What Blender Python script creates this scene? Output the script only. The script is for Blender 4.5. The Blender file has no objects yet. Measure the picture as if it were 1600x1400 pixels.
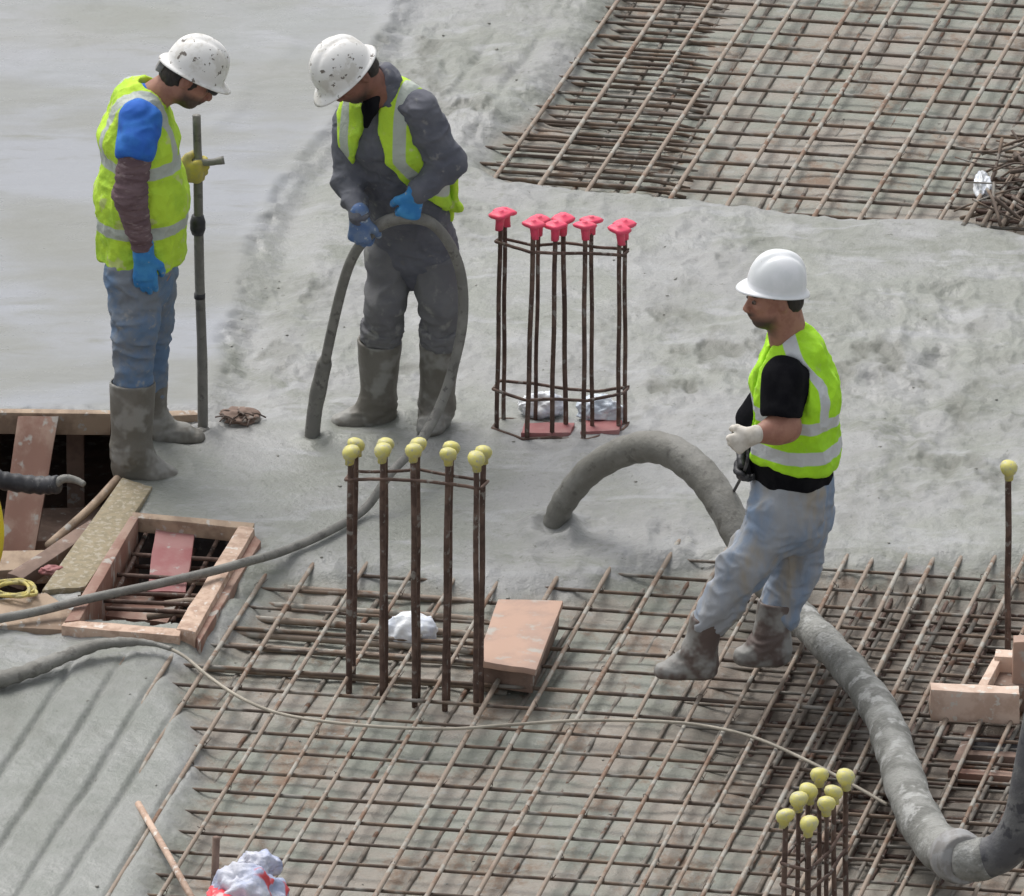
import bpy, bmesh, math, random
import numpy as np
from mathutils import Vector, Matrix
random.seed(7); RNG=np.random.RandomState(11)
SC=bpy.context.scene; COL=SC.collection
# ---------------------------------------------------------------- camera, sky, sun, exposure
PITCH=math.radians(22.8); DIST=44.0; F=420*DIST
cp,sp=math.cos(PITCH),math.sin(PITCH)
CAM=np.array([0,-DIST*cp,DIST*sp]); FW=np.array([0,cp,-sp]); UPV=np.array([0,sp,cp]); RT=np.array([1.,0,0])
cd=bpy.data.cameras.new('camera'); cam=bpy.data.objects.new('camera',cd); COL.objects.link(cam)
cam.location=CAM; cam.rotation_euler=(math.pi/2-PITCH,0,0)
cd.sensor_width=36; cd.lens=F/1600*36; cd.clip_start=1; cd.clip_end=600
SC.camera=cam
w=bpy.data.worlds.new('World'); SC.world=w; w.use_nodes=True
nt=w.node_tree; nt.nodes.clear()
sky=nt.nodes.new('ShaderNodeTexSky'); sky.sky_type='NISHITA'; sky.sun_disc=False
SUN_EL,SUN_AZ=math.radians(58),math.radians(-28)      # azimuth measured from +Y towards +X
sky.sun_elevation=SUN_EL; sky.sun_rotation=SUN_AZ; sky.dust_density=4; sky.air_density=1.2
hs=nt.nodes.new('ShaderNodeHueSaturation'); hs.inputs['Saturation'].default_value=0.22
bg=nt.nodes.new('ShaderNodeBackground'); bg.inputs[1].default_value=0.115
wo=nt.nodes.new('ShaderNodeOutputWorld')
nt.links.new(sky.outputs[0],hs.inputs['Color']); nt.links.new(hs.outputs[0],bg.inputs[0]); nt.links.new(bg.outputs[0],wo.inputs[0])
sl=bpy.data.lights.new('sun','SUN'); sl.energy=1.0; sl.angle=math.radians(34); sl.color=(1,.975,.94)
so=bpy.data.objects.new('sun',sl); COL.objects.link(so)
sd=Vector((math.sin(SUN_AZ)*math.cos(SUN_EL),math.cos(SUN_AZ)*math.cos(SUN_EL),math.sin(SUN_EL)))
so.rotation_euler=sd.to_track_quat('Z','Y').to_euler()
SC.view_settings.view_transform='Standard'; SC.view_settings.look='None'; SC.view_settings.exposure=0.68; SC.view_settings.gamma=1
# ---------------------------------------------------------------- pixel -> place
def ray(px,py):
    return FW*F+RT*(px-800)+UPV*(700-py)
def G(px,py,z=0.0):
    d=ray(px,py); t=(z-CAM[2])/d[2]; return CAM+d*t
def V(px,py,Y):
    d=ray(px,py); t=(Y-CAM[1])/d[1]; return CAM+d*t
# ---------------------------------------------------------------- noise
_T=RNG.rand(64,64,64).astype(np.float32)
def vnoise(P):
    P=np.asarray(P,dtype=np.float64); i=np.floor(P).astype(int); f=P-i; f=f*f*(3-2*f)
    i0=i&63; i1=(i+1)&63
    def t(a,b,c): return _T[a,b,c]
    x0,y0,z0=i0[...,0],i0[...,1],i0[...,2]; x1,y1,z1=i1[...,0],i1[...,1],i1[...,2]
    fx,fy,fz=f[...,0],f[...,1],f[...,2]
    a=t(x0,y0,z0)*(1-fx)+t(x1,y0,z0)*fx; b=t(x0,y1,z0)*(1-fx)+t(x1,y1,z0)*fx
    c=t(x0,y0,z1)*(1-fx)+t(x1,y0,z1)*fx; d=t(x0,y1,z1)*(1-fx)+t(x1,y1,z1)*fx
    return ((a*(1-fy)+b*fy)*(1-fz)+(c*(1-fy)+d*fy)*fz)*2-1
def fbm(P,oct=4,g=.5):
    P=np.asarray(P,dtype=np.float64); s=0;a=1;n=0
    for k in range(oct): s=s+a*vnoise(P*(2.03**k)+k*17.3); n+=a; a*=g
    return s/n
def fbm2(x,y,oct=4,g=.5,z=0.5): return fbm(np.stack([x,y,np.full_like(x,z)],-1),oct,g)
def sstep(a,b,x):
    t=np.clip((x-a)/(b-a),0,1); return t*t*(3-2*t)
def polysd(x,y,poly):
    """signed distance, positive inside"""
    d=np.full(x.shape,1e9); ins=np.zeros(x.shape,bool); n=len(poly)
    for k in range(n):
        ax,ay=poly[k]; bx,by=poly[(k+1)%n]; ex,ey=bx-ax,by-ay
        t=np.clip(((x-ax)*ex+(y-ay)*ey)/(ex*ex+ey*ey),0,1)
        d=np.minimum(d,(x-ax-t*ex)**2+(y-ay-t*ey)**2)
        c=((ay>y)!=(by>y))
        if ey!=0: ins^=c&(x<ax+(y-ay)/ey*ex)
    d=np.sqrt(d); return np.where(ins,d,-d)
def gp(pts,z=0): return [tuple(G(a,b,z)[:2]) for a,b in pts]
# ---------------------------------------------------------------- objects
def tag(o,label=None,cat=None,group=None,kind=None):
    if label: o['label']=label
    if cat: o['category']=cat
    if group: o['group']=group
    if kind: o['kind']=kind
    return o
def empty(name,loc,label,cat,group=None):
    o=bpy.data.objects.new(name,None); COL.objects.link(o); o.location=loc; o.empty_display_size=.1
    return tag(o,label,cat,group)
def root_loc(o):
    v=Vector((0,0,0))
    while o is not None: v+=o.location; o=o.parent
    return np.array(v)
def mesh(name,vs,fs,m,parent=None,smooth=True,attrs=None):
    vs=np.asarray(vs,dtype=np.float64)
    if parent is None:
        base=np.array([(vs[:,0].min()+vs[:,0].max())/2,(vs[:,1].min()+vs[:,1].max())/2,vs[:,2].min()])
        loc=base
    else: base=root_loc(parent); loc=(0,0,0)
    me=bpy.data.meshes.new(name); vs=vs-base
    if isinstance(fs,np.ndarray):
        n=len(fs);k=fs.shape[1]
        me.vertices.add(len(vs)); me.vertices.foreach_set('co',vs.ravel())
        me.loops.add(n*k); me.loops.foreach_set('vertex_index',fs.ravel().astype(np.int32))
        me.polygons.add(n); me.polygons.foreach_set('loop_start',np.arange(0,n*k,k,dtype=np.int32)); me.polygons.foreach_set('loop_total',np.full(n,k,dtype=np.int32))
        me.update(calc_edges=True)
    else: me.from_pydata([tuple(v) for v in vs],[],[tuple(f) for f in fs])
    me.validate(); me.materials.append(m)
    me.polygons.foreach_set('use_smooth',[smooth]*len(me.polygons))
    if attrs:
        for k,a in attrs.items():
            at=me.attributes.new(k,'FLOAT','POINT'); at.data.foreach_set('value',np.asarray(a,dtype=np.float32))
    o=bpy.data.objects.new(name,me); COL.objects.link(o); o.location=loc
    if parent is not None: o.parent=parent
    return o
def norm(v): v=np.asarray(v,float); return v/np.linalg.norm(v)
class MB:
    def __init__(s): s.v=[];s.f=[]
    def add(s,vs,fs):
        n=len(s.v); s.v+= [tuple(v) for v in vs]; s.f+=[tuple(i+n for i in f) for f in fs]; return s
    def tube(s,pts,r,seg=8,flat=1.0):
        pts=[np.asarray(p,float) for p in pts]; n=len(pts)
        rs=r if hasattr(r,'__len__') else [r]*n
        t0=norm(pts[1]-pts[0]); up=np.array([0,0,1.]) if abs(t0[2])<.9 else np.array([1.,0,0])
        u=norm(np.cross(t0,up)); vs=[];fs=[]
        for k in range(n):
            t=norm(pts[min(k+1,n-1)]-pts[max(k-1,0)]); u=norm(u-t*np.dot(u,t)); w_=np.cross(t,u)
            for j in range(seg):
                a=2*math.pi*j/seg; vs.append(pts[k]+rs[k]*(math.cos(a)*u+math.sin(a)*w_*flat))
        for k in range(n-1):
            for j in range(seg):
                a=k*seg+j;b=k*seg+(j+1)%seg; fs.append((a,b,b+seg,a+seg))
        fs.append(tuple(range(seg))[::-1]); fs.append(tuple((n-1)*seg+j for j in range(seg)))
        return s.add(vs,fs)
    def prism(s,top,bot):
        """top/bot: lists of matching 3D corners"""
        n=len(top); vs=list(top)+list(bot)
        fs=[tuple(range(n))[::-1],tuple(range(n,2*n))]+[(k,(k+1)%n,(k+1)%n+n,k+n) for k in range(n)]
        return s.add(vs,fs)
    def box(s,c,ex,ey,ez):
        c=np.asarray(c);ex,ey,ez=map(np.asarray,(ex,ey,ez))
        q=[c+a*ex+b*ey for a,b in((-1,-1),(1,-1),(1,1),(-1,1))]
        return s.prism([p+ez for p in q],[p-ez for p in q])
    def build(s,name,m,parent=None,smooth=True,bevel=0,attrs=None,wear=0,sub=0):
        me=bpy.data.meshes.new('t'); me.from_pydata(s.v,[],s.f); bm=bmesh.new(); bm.from_mesh(me)
        bmesh.ops.recalc_face_normals(bm,faces=bm.faces)
        if bevel: bmesh.ops.bevel(bm,geom=list(bm.edges),offset=bevel,segments=2,affect='EDGES',profile=.6)
        if sub: 
            long=[e for e in bm.edges if e.calc_length()>.05]
            bmesh.ops.subdivide_edges(bm,edges=long,cuts=sub,use_grid_fill=True)
        vs=np.array([v.co[:] for v in bm.verts]); 
        if wear: 
            vs=vs+wear*np.stack([fbm(vs*23+k*31,3) for k in range(3)],-1)
        bm.verts.index_update(); fs=[[v.index for v in f.verts] for f in bm.faces]; bm.free(); bpy.data.meshes.remove(me)
        o=mesh(name,vs,fs,m,parent,smooth,attrs)
        if smooth and (bevel or sub):
            try: o.data.set_sharp_from_angle(angle=math.radians(40))
            except Exception: pass
        return o
def spline(pts,n=8):
    P=[np.asarray(p,float) for p in pts]; P=[2*P[0]-P[1]]+P+[2*P[-1]-P[-2]]; out=[]
    for i in range(1,len(P)-2):
        for k in range(n):
            t=k/n; a,b,c,d=P[i-1:i+3]
            out.append(.5*((2*b)+(-a+c)*t+(2*a-5*b+4*c-d)*t*t+(-a+3*b-3*c+d)*t**3))
    out.append(P[-2]); return out
# ---------------------------------------------------------------- materials
def mat(name,c1,c2=None,c3=None,rough=.7,scale=8,bump=.3,bscale=60,bdist=.002,spec=.4,stretch=(1,1,1),thr=(.42,.62),thr3=(.58,.66),s3=30,r2=None,bw=None,metal=0):
    m=bpy.data.materials.new(name); m.use_nodes=True; n=m.node_tree.nodes; l=m.node_tree.links
    b=n['Principled BSDF']; tc=n.new('ShaderNodeTexCoord'); mp=n.new('ShaderNodeMapping'); mp.inputs['Scale'].default_value=stretch
    l.new(tc.outputs['Object'],mp.inputs[0])
    def noise(s,d=5,w=0.6):
        q=n.new('ShaderNodeTexNoise'); q.inputs['Scale'].default_value=s; q.inputs['Detail'].default_value=d; q.inputs['Roughness'].default_value=w
        l.new(mp.outputs[0],q.inputs['Vector']); return q.outputs['Fac']
    def ramp(f,a,c):
        q=n.new('ShaderNodeMapRange'); q.interpolation_type='SMOOTHSTEP'; q.inputs['From Min'].default_value=a; q.inputs['From Max'].default_value=c; l.new(f,q.inputs['Value']); return q.outputs[0]
    def mix(f,a,c):
        q=n.new('ShaderNodeMix'); q.data_type='RGBA'; l.new(f,q.inputs['Factor'])
        for v,s in((a,q.inputs[6]),(c,q.inputs[7])):
            if isinstance(v,tuple): s.default_value=(*v,1)
            else: l.new(v,s)
        return q.outputs[2]
    col=c1; b.inputs['Roughness'].default_value=rough; b.inputs['Specular IOR Level'].default_value=spec; b.inputs['Metallic'].default_value=metal
    if c2:
        f=ramp(noise(scale),*thr); col=mix(f,c1,c2)
        if r2 is not None:
            q=n.new('ShaderNodeMapRange'); q.inputs['To Min'].default_value=rough; q.inputs['To Max'].default_value=r2; l.new(f,q.inputs['Value']); l.new(q.outputs[0],b.inputs['Roughness'])
    if c3: col=mix(ramp(noise(s3,3),*thr3),col,c3)
    if isinstance(col,tuple): b.inputs['Base Color'].default_value=(*col,1)
    else: l.new(col,b.inputs['Base Color'])
    if bump:
        q=n.new('ShaderNodeBump'); q.inputs['Strength'].default_value=bump; q.inputs['Distance'].default_value=bdist
        l.new(noise(bscale,6,.65),q.inputs['Height']); l.new(q.outputs[0],b.inputs['Normal'])
    m['_']=0; del m['_']
    return m
def attr_mix(m,attr,col,lo=-.0015,hi=.0015,rough=None,spec=None):
    """blend the base colour of m to col where the vertex attribute rises through 0 (sewn-on band, beard, boot sole)"""
    n=m.node_tree.nodes; l=m.node_tree.links; b=n['Principled BSDF']
    a=n.new('ShaderNodeAttribute'); a.attribute_name=attr
    q=n.new('ShaderNodeMapRange'); q.inputs['From Min'].default_value=lo; q.inputs['From Max'].default_value=hi; l.new(a.outputs['Fac'],q.inputs['Value'])
    x=n.new('ShaderNodeMix'); x.data_type='RGBA'; l.new(q.outputs[0],x.inputs['Factor'])
    s=b.inputs['Base Color']
    if s.is_linked: l.new(s.links[0].from_socket,x.inputs[6])
    else: x.inputs[6].default_value=s.default_value
    x.inputs[7].default_value=(*col,1); l.new(x.outputs[2],s)
    if rough is not None:
        y=n.new('ShaderNodeMapRange'); l.new(q.outputs[0],y.inputs['Value']); y.inputs['To Min'].default_value=b.inputs['Roughness'].default_value; y.inputs['To Max'].default_value=rough; l.new(y.outputs[0],b.inputs['Roughness'])
    return m
CEM=(.30,.295,.27)
M={}
M['rust']=mat('rusty_steel',(.075,.045,.035),(.14,.09,.07),(.22,.2,.18),rough=.75,scale=14,bscale=90,bump=.5)
M['bar_top']=mat('cement_coated_bar',(.27,.215,.17),(.19,.115,.075),(.34,.32,.28),rough=.75,scale=5,bscale=90,bump=.5,thr=(.50,.64),thr3=(.5,.62),s3=11)
M['bar_low']=mat('shade_darkened_bar',(.10,.075,.06),(.17,.12,.085),(.25,.235,.21),rough=.8,scale=6,bscale=90,bump=.5,s3=8,thr3=(.52,.66))  # rust and slurry, with the cross bars' shaded side put into the colour
M['bar_slurry']=mat('slurry_coated_bar',(.16,.135,.11),(.22,.205,.18),(.15,.085,.055),rough=.75,scale=5,bscale=90,bump=.5,s3=9)
M['cable_pale']=mat('pale_dusty_cable',(.42,.38,.31),(.3,.27,.22),rough=.7,scale=9,bump=.2)
M['wire']=mat('tie_wire_steel',(.1,.07,.055),rough=.6,bump=0)
M['cap_yellow']=mat('yellow_plastic',(.60,.55,.16),(.52,.49,.24),(.42,.40,.31),rough=.5,scale=40,bump=.2,s3=70)
M['cap_pink']=mat('pink_plastic',(.85,.075,.16),(.75,.09,.15),rough=.45,scale=40,bump=.1)
M['ply']=mat('red_brown_plywood',(.25,.135,.10),(.33,.22,.17),(.37,.335,.30),rough=.65,scale=9,bscale=40,s3=15,stretch=(1,1,.5))
M['ply_red']=mat('red_plywood',(.30,.105,.105),(.34,.17,.16),(.36,.30,.28),rough=.6,scale=7,bscale=50,s3=20,thr3=(.62,.7))
M['ply_pink']=mat('pale_pink_plywood',(.46,.30,.225),(.38,.255,.20),(.40,.37,.33),rough=.65,scale=6,bscale=50,s3=11,thr3=(.54,.68))
M['wood']=mat('weathered_timber',(.38,.285,.205),(.25,.18,.13),(.40,.375,.34),rough=.8,scale=10,bscale=50,bump=.6,s3=26,stretch=(1,.5,1))
M['wood_pale']=mat('fresh_sawn_timber',(.56,.41,.315),(.40,.27,.20),(.62,.56,.5),rough=.75,scale=16,bscale=60,bump=.5)
M['wood_dark']=mat('dark_timber',(.17,.115,.09),(.24,.165,.13),(.32,.29,.26),rough=.8,scale=9,bscale=50,bump=.5,s3=20)  # darker brown than the weathered timber
M['osb']=mat('strand_board',(.30,.25,.165),(.24,.205,.135),(.36,.32,.25),rough=.85,scale=35,bscale=80,bump=.8,s3=50,thr3=(.54,.6))
M['hose']=mat('cement_caked_rubber',(.17,.165,.15),(.22,.215,.195),(.12,.115,.105),rough=.6,scale=14,bscale=70,bump=.7,bdist=.004)
M['riser']=mat('dark_caked_rubber',(.085,.085,.092),(.14,.14,.14),(.05,.05,.058),rough=.6,scale=8,bscale=45,bump=.8,bdist=.006,s3=14)
M['hose_big']=mat('pump_hose_rubber',(.29,.29,.27),(.165,.165,.15),(.40,.40,.385),rough=.65,scale=7,bscale=45,bump=1,bdist=.010,s3=15,thr=(.42,.60),thr3=(.52,.66))
M['hose_arch']=mat('muddy_hose_rubber',(.175,.17,.15),(.225,.22,.2),(.13,.125,.11),rough=.6,scale=9,bscale=45,bump=.8,bdist=.006,s3=16)
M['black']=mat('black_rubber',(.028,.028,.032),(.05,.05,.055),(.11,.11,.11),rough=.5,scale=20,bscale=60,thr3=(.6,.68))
M['new_timber']=mat('new_timber',(.68,.52,.42),(.56,.40,.31),(.66,.6,.53),rough=.75,scale=14,bscale=60,bump=.5)
M['steel']=mat('dull_steel',(.30,.30,.30),(.22,.21,.2),rough=.55,scale=20,bump=.3)
M['yellow_hose']=mat('yellow_hose_plastic',(.75,.6,.03),(.65,.52,.06),rough=.4,bump=.1)
M['rope']=mat('yellow_rope_fibre',(.55,.47,.16),(.4,.35,.17),rough=.85,scale=30,bump=.6,bscale=150)
M['plastic_white']=mat('white_polythene',(.74,.76,.78),(.62,.66,.74),rough=.35,scale=12,bump=.5,bscale=25,bdist=.01)
M['plastic_blue']=mat('bluish_polythene',(.55,.62,.7),(.7,.73,.76),rough=.35,scale=12,bump=.5,bscale=25,bdist=.01)
M['bag']=mat('printed_bag',(.60,.61,.68),(.36,.41,.58),(.62,.08,.09),rough=.4,scale=6,bump=.7,bscale=20,bdist=.014,s3=5,thr3=(.60,.63))
M['bag_red']=mat('red_print',(.7,.05,.07),(.72,.4,.4),rough=.4,scale=14,bump=.3,thr=(.5,.56))
# ================================================================ the pour: one height-field sheet
Z_LOW=-.058
front_px=[(392,905),(440,876),(520,884),(610,878),(700,900),(790,915),(880,905),(950,885),(1010,872),(1080,858),(1200,852),(1300,866),(1420,868),(1500,872),(1590,862),(1900,870),(2100,2300),(-160,2300),(130,1500),(232,1330),(262,1230),(268,1150),(255,1085),(215,1040),(300,1000)]
back_px=[(1010,-260),(925,20),(862,110),(800,175),(742,215),(735,268),(800,290),(900,300),(1010,312),(1090,318),(1240,338),(1330,345),(1500,352),(1600,372),(1900,395),(2300,-260)]
slab_px=[(-1500,-900),(900,-900),(700,-120),(560,150),(512,222),(440,292),(398,380),(372,480),(352,580),(330,640),(318,652),(-1500,662)]
pit_px=[(-420,664),(166,664),(232,668),(240,742),(204,752),(140,850),(84,930),(20,948),(-420,948)]
hole_px=[(196,811),(390,828),(294,986),(106,974)]
FRONT,BACK,SLAB,PIT,HOLE=[gp(q) for q in(front_px,back_px,slab_px,pit_px,hole_px)]
deep_c=G(1500,1080)
# bar directions
def dirs(x,y,dx,dy,slope,q=100):
    """directions of the two bar layers from a slant seen at a pixel"""
    a=G(x,y); b=G(x+dx*q,y-dy*q); c=G(x+q*4,y+slope*q*4); return norm(b-a),norm(c-a)
FB,FA=dirs(800,1200,.565,1,.070); BBd,BA=dirs(1100,170,.655,1,.066)
FO=G(648,1250); BO=G(1010,170)
def across(d): return np.array([d[1],-d[0],0.])      # unit normal (to the right of the direction)
# offsets of the long bars, read along the picture
f_long_px=[(22,1180),(97,1180),(170,1180),(233,1180),(305,1180),(386,1180),(470,1180),(545,1180),(622,1180),(712,1180),(790,1180),(868,1180),(962,1180),(1043,1180),(1112,1180),(1163,1180),(1210,1180),(1258,1180),(1305,1180),(1350,1180),(1398,1180),(1452,1180),(1508,1180),(1556,1180),(1625,1180),(1700,1180),(1780,1180)]
b_long_px=[(882,120),(958,120),(1035,120),(1108,120),(1170,120),(1262,120),(1330,120),(1408,120),(1478,120),(1548,120),(1600,120),(1680,120),(1760,120),(1840,120)]
nF,nB=across(FB),across(BBd)
f_off=[float(np.dot(G(*p)-FO,nF)) for p in f_long_px]
b_off=[float(np.dot(G(*p)-BO,nB)) for p in b_long_px]
CHURN=[(*G(a,b_)[:2],r_,s_) for a,b_,r_,s_ in[(1080,560,.38,1),(1115,412,.22,.9),(1340,525,.34,.9),(1490,492,.22,.9),(1290,600,.3,.6),(730,575,.22,.8),(1460,640,.35,.7),(995,520,.25,.7),(640,90,.5,.7),(720,190,.3,.8),(520,60,.4,.4),(1420,800,.3,.8),(1540,760,.25,.6),(1000,600,.2,.8),(400,560,.2,.8),(470,470,.2,.6),(620,600,.15,.7),(1050,640,.2,.5),(80,1150,.5,.4),(1300,420,.45,-.8),(1500,400,.4,-.8),(480,770,.5,-1),(650,820,.4,-1),(760,720,.3,-1),(900,420,.4,-.7),(960,780,.25,-.5)]]
HEAPS=[(*G(862,836)[:2],.085,.036),(*G(488,690)[:2],.055,.012),(*G(565,664)[:2],.14,.014),(*G(678,676)[:2],.12,.014),(*G(225,742)[:2],.16,.014),(*G(285,690)[:2],.13,.014),(*G(318,684)[:2],.05,.02)]
def height(x,y):
    """returns z, finish (0 rough..1 trowelled), low (0 poured..1 mesh bed)"""
    w1=fbm2(x*3,y*3,4,z=.3)*.05+fbm2(x*14,y*14,3,z=2.3)*.02
    fr=polysd(x,y,FRONT)+w1; bk=polysd(x,y,BACK)+w1; sb=polysd(x,y,SLAB)+fbm2(x*5,y*3,3,z=4.)*.04+fbm2(x*1.2,y*.8,3,z=71.)*.22*sstep(G(0,330)[1],G(0,120)[1],y)
    low=np.maximum(sstep(-.05,.20,fr),sstep(-.05,.17,bk))
    fin=sstep(-.03,.06,sb)
    # rough wet pour
    r=.016*fbm2(x*3.1,y*2.4,4,z=1.)+.010*fbm2(x*11,y*9,4,.55,z=5.)
    rid=1-np.abs(fbm2(x*7+3,y*4.6,4,.55,z=7.)); r=r+.015*(rid**5-.3)
    dn=fbm2(x*4.2,y*3.4,3,z=9.5); r=r-.040*sstep(.18,.55,dn)+.012*sstep(.25,.5,-dn)
    patch=sstep(-.25,.25,fbm2(x*1.1+5,y*.9,3,z=11.)); r=r*(.35+.65*patch)
    ch=np.zeros_like(x)
    for hx,hy,hr,ha in CHURN: ch=ch+ha*np.exp(-((x-hx)/hr)**2-((y-hy)/(hr*1.5))**2)
    ch=np.clip(ch,-1,1); n3=fbm2(x*9+7,y*5.5,4,.6,z=91.); r=r*(1+np.minimum(ch,0)*.8)+np.maximum(ch,0)*(.028*n3-.022*sstep(.1,.5,n3))
    global CH
    CH=np.maximum(ch,0)*sstep(.0,.35,n3)
    sm=.004*fbm2(x*2,y*6,3,z=13.)+.0018*fbm2(x*5,y*26,3,z=15.)
    z=.019+r*(1-fin)+fin*(.012+sm)
    # soft kerb of mortar along the edge of the finished slab, with a slight trough outside it
    z=z+.014*np.exp(-(sb/.05)**2)-.020*np.exp(-((sb+.12)/.07)**2)+.006*np.exp(-((sb-.42)/.05)**2)*sstep(-.1,.2,fbm2(x*1.5,y*1.5,2,z=3))
    z=z-.018*np.exp(-((sb+.0)/.035)**2)*sstep(0,.3,fbm2(x*9,y*9,3,z=33.))
    # mortar heaped round the hose mouth, the poker and the boots
    for hx,hy,hr,hh in HEAPS:
        d_=np.hypot(x-hx,(y-hy)*.8); z=z+hh*np.exp(-((d_-hr)/(hr*.45))**2)*(1+.5*fbm2(x*16,y*16,3,z=81.))
    # mesh bed
    dd=np.hypot((x-deep_c[0])/1.15,(y-deep_c[1])/1.9); deep=sstep(1.0,.55,dd)*sstep(.1,.3,fr)
    zb=Z_LOW-.045*deep+.016*fbm2(x*2.3,y*1.9,4,z=17.)+.007*fbm2(x*12,y*12,3,z=19.)
    zb=zb+.012*sstep(.1,.5,fbm2(x*1.3+3,y*1.1,3,z=61.)); z=z*(1-low)+zb*low
    # bottom-left: concrete combed flush, bars leave furrows
    bl=sstep(.12,-.05,fr)*sstep(G(0,985)[1],G(0,1120)[1],y)*sstep(G(620,1200)[0],G(300,1200)[0],x)
    z=z*(1-bl)+(.012+.006*fbm2(x*9,y*7,4,z=21.)+.010*fbm2(x*2.5,y*2,3,z=22))*bl
    for off in f_off[:6]:
        t=(x-FO[0])*nF[0]+(y-FO[1])*nF[1]-off
        gv=.6+.5*fbm2(x*2,y*2,2,z=23+off)
        z=z-bl*.030*np.clip(gv,0.1,1)*np.exp(-(t/.011)**2)
    # buried long bars telegraph just outside the back mat
    ol=(1-low)*(1-fin)*sstep(-.75,-.1,bk)*sstep(G(0,300)[1],G(0,210)[1],y)
    for off in [b_off[0]-.19*k for k in(1,2,3)]:
        t=(x-BO[0])*nB[0]+(y-BO[1])*nB[1]-off
        z=z-ol*.016*np.exp(-(t/.02)**2)*np.clip(.5+fbm2(x*2.2,y*2.2,2,z=29+off),0,1)
    global FINC
    FINC=(1-.55*sstep(G(0,260)[1],G(0,60)[1],y+.5*fbm2(x*.8,y*.5,3,z=77.)))*sstep(-.04-.45*sstep(G(0,420)[1],G(0,150)[1],y),.06+.25*sstep(G(0,420)[1],G(0,150)[1],y),sb)
    return z,fin,low,bl,deep
def axis(lo,hi,st,far,g=1.35):
    c=list(np.arange(lo,hi,st)); s=st; a=c[-1]
    while a<far: s*=g; a+=s; c.append(a)
    s=st; a=c[0]; pre=[]
    while a>-far: s*=g; a-=s; pre.append(a)
    return np.array(pre[::-1]+c)
ax=axis(-2.25,2.25,.0095,90); ay=axis(-5.0,5.6,.0135,120)
X,Y=np.meshgrid(ax,ay); z,fin,low,bl,deep=height(X,Y); finc=FINC; churn=CH*(1-low)*(1-fin)
far=np.maximum(np.abs(X)-6,np.abs(Y)-8); z=np.where(far>0,np.where(far>4,.03,z),z)
ny,nx=X.shape; idx=np.arange(nx*ny).reshape(ny,nx)
q=np.stack([idx[:-1,:-1],idx[:-1,1:],idx[1:,1:],idx[1:,:-1]],-1).reshape(-1,4)
cx=(X[:-1,:-1]+X[1:,1:]).ravel()/2; cy=(Y[:-1,:-1]+Y[1:,1:]).ravel()/2
keep=(polysd(cx,cy,PIT)<0)&(polysd(cx,cy,HOLE)<0)
q=q[keep]
wet=fbm2(X*2.2,Y*1.5,4,z=41.)
rz=z-fbm2(X*.9,Y*.9,2,z=50.)*.0
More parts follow.
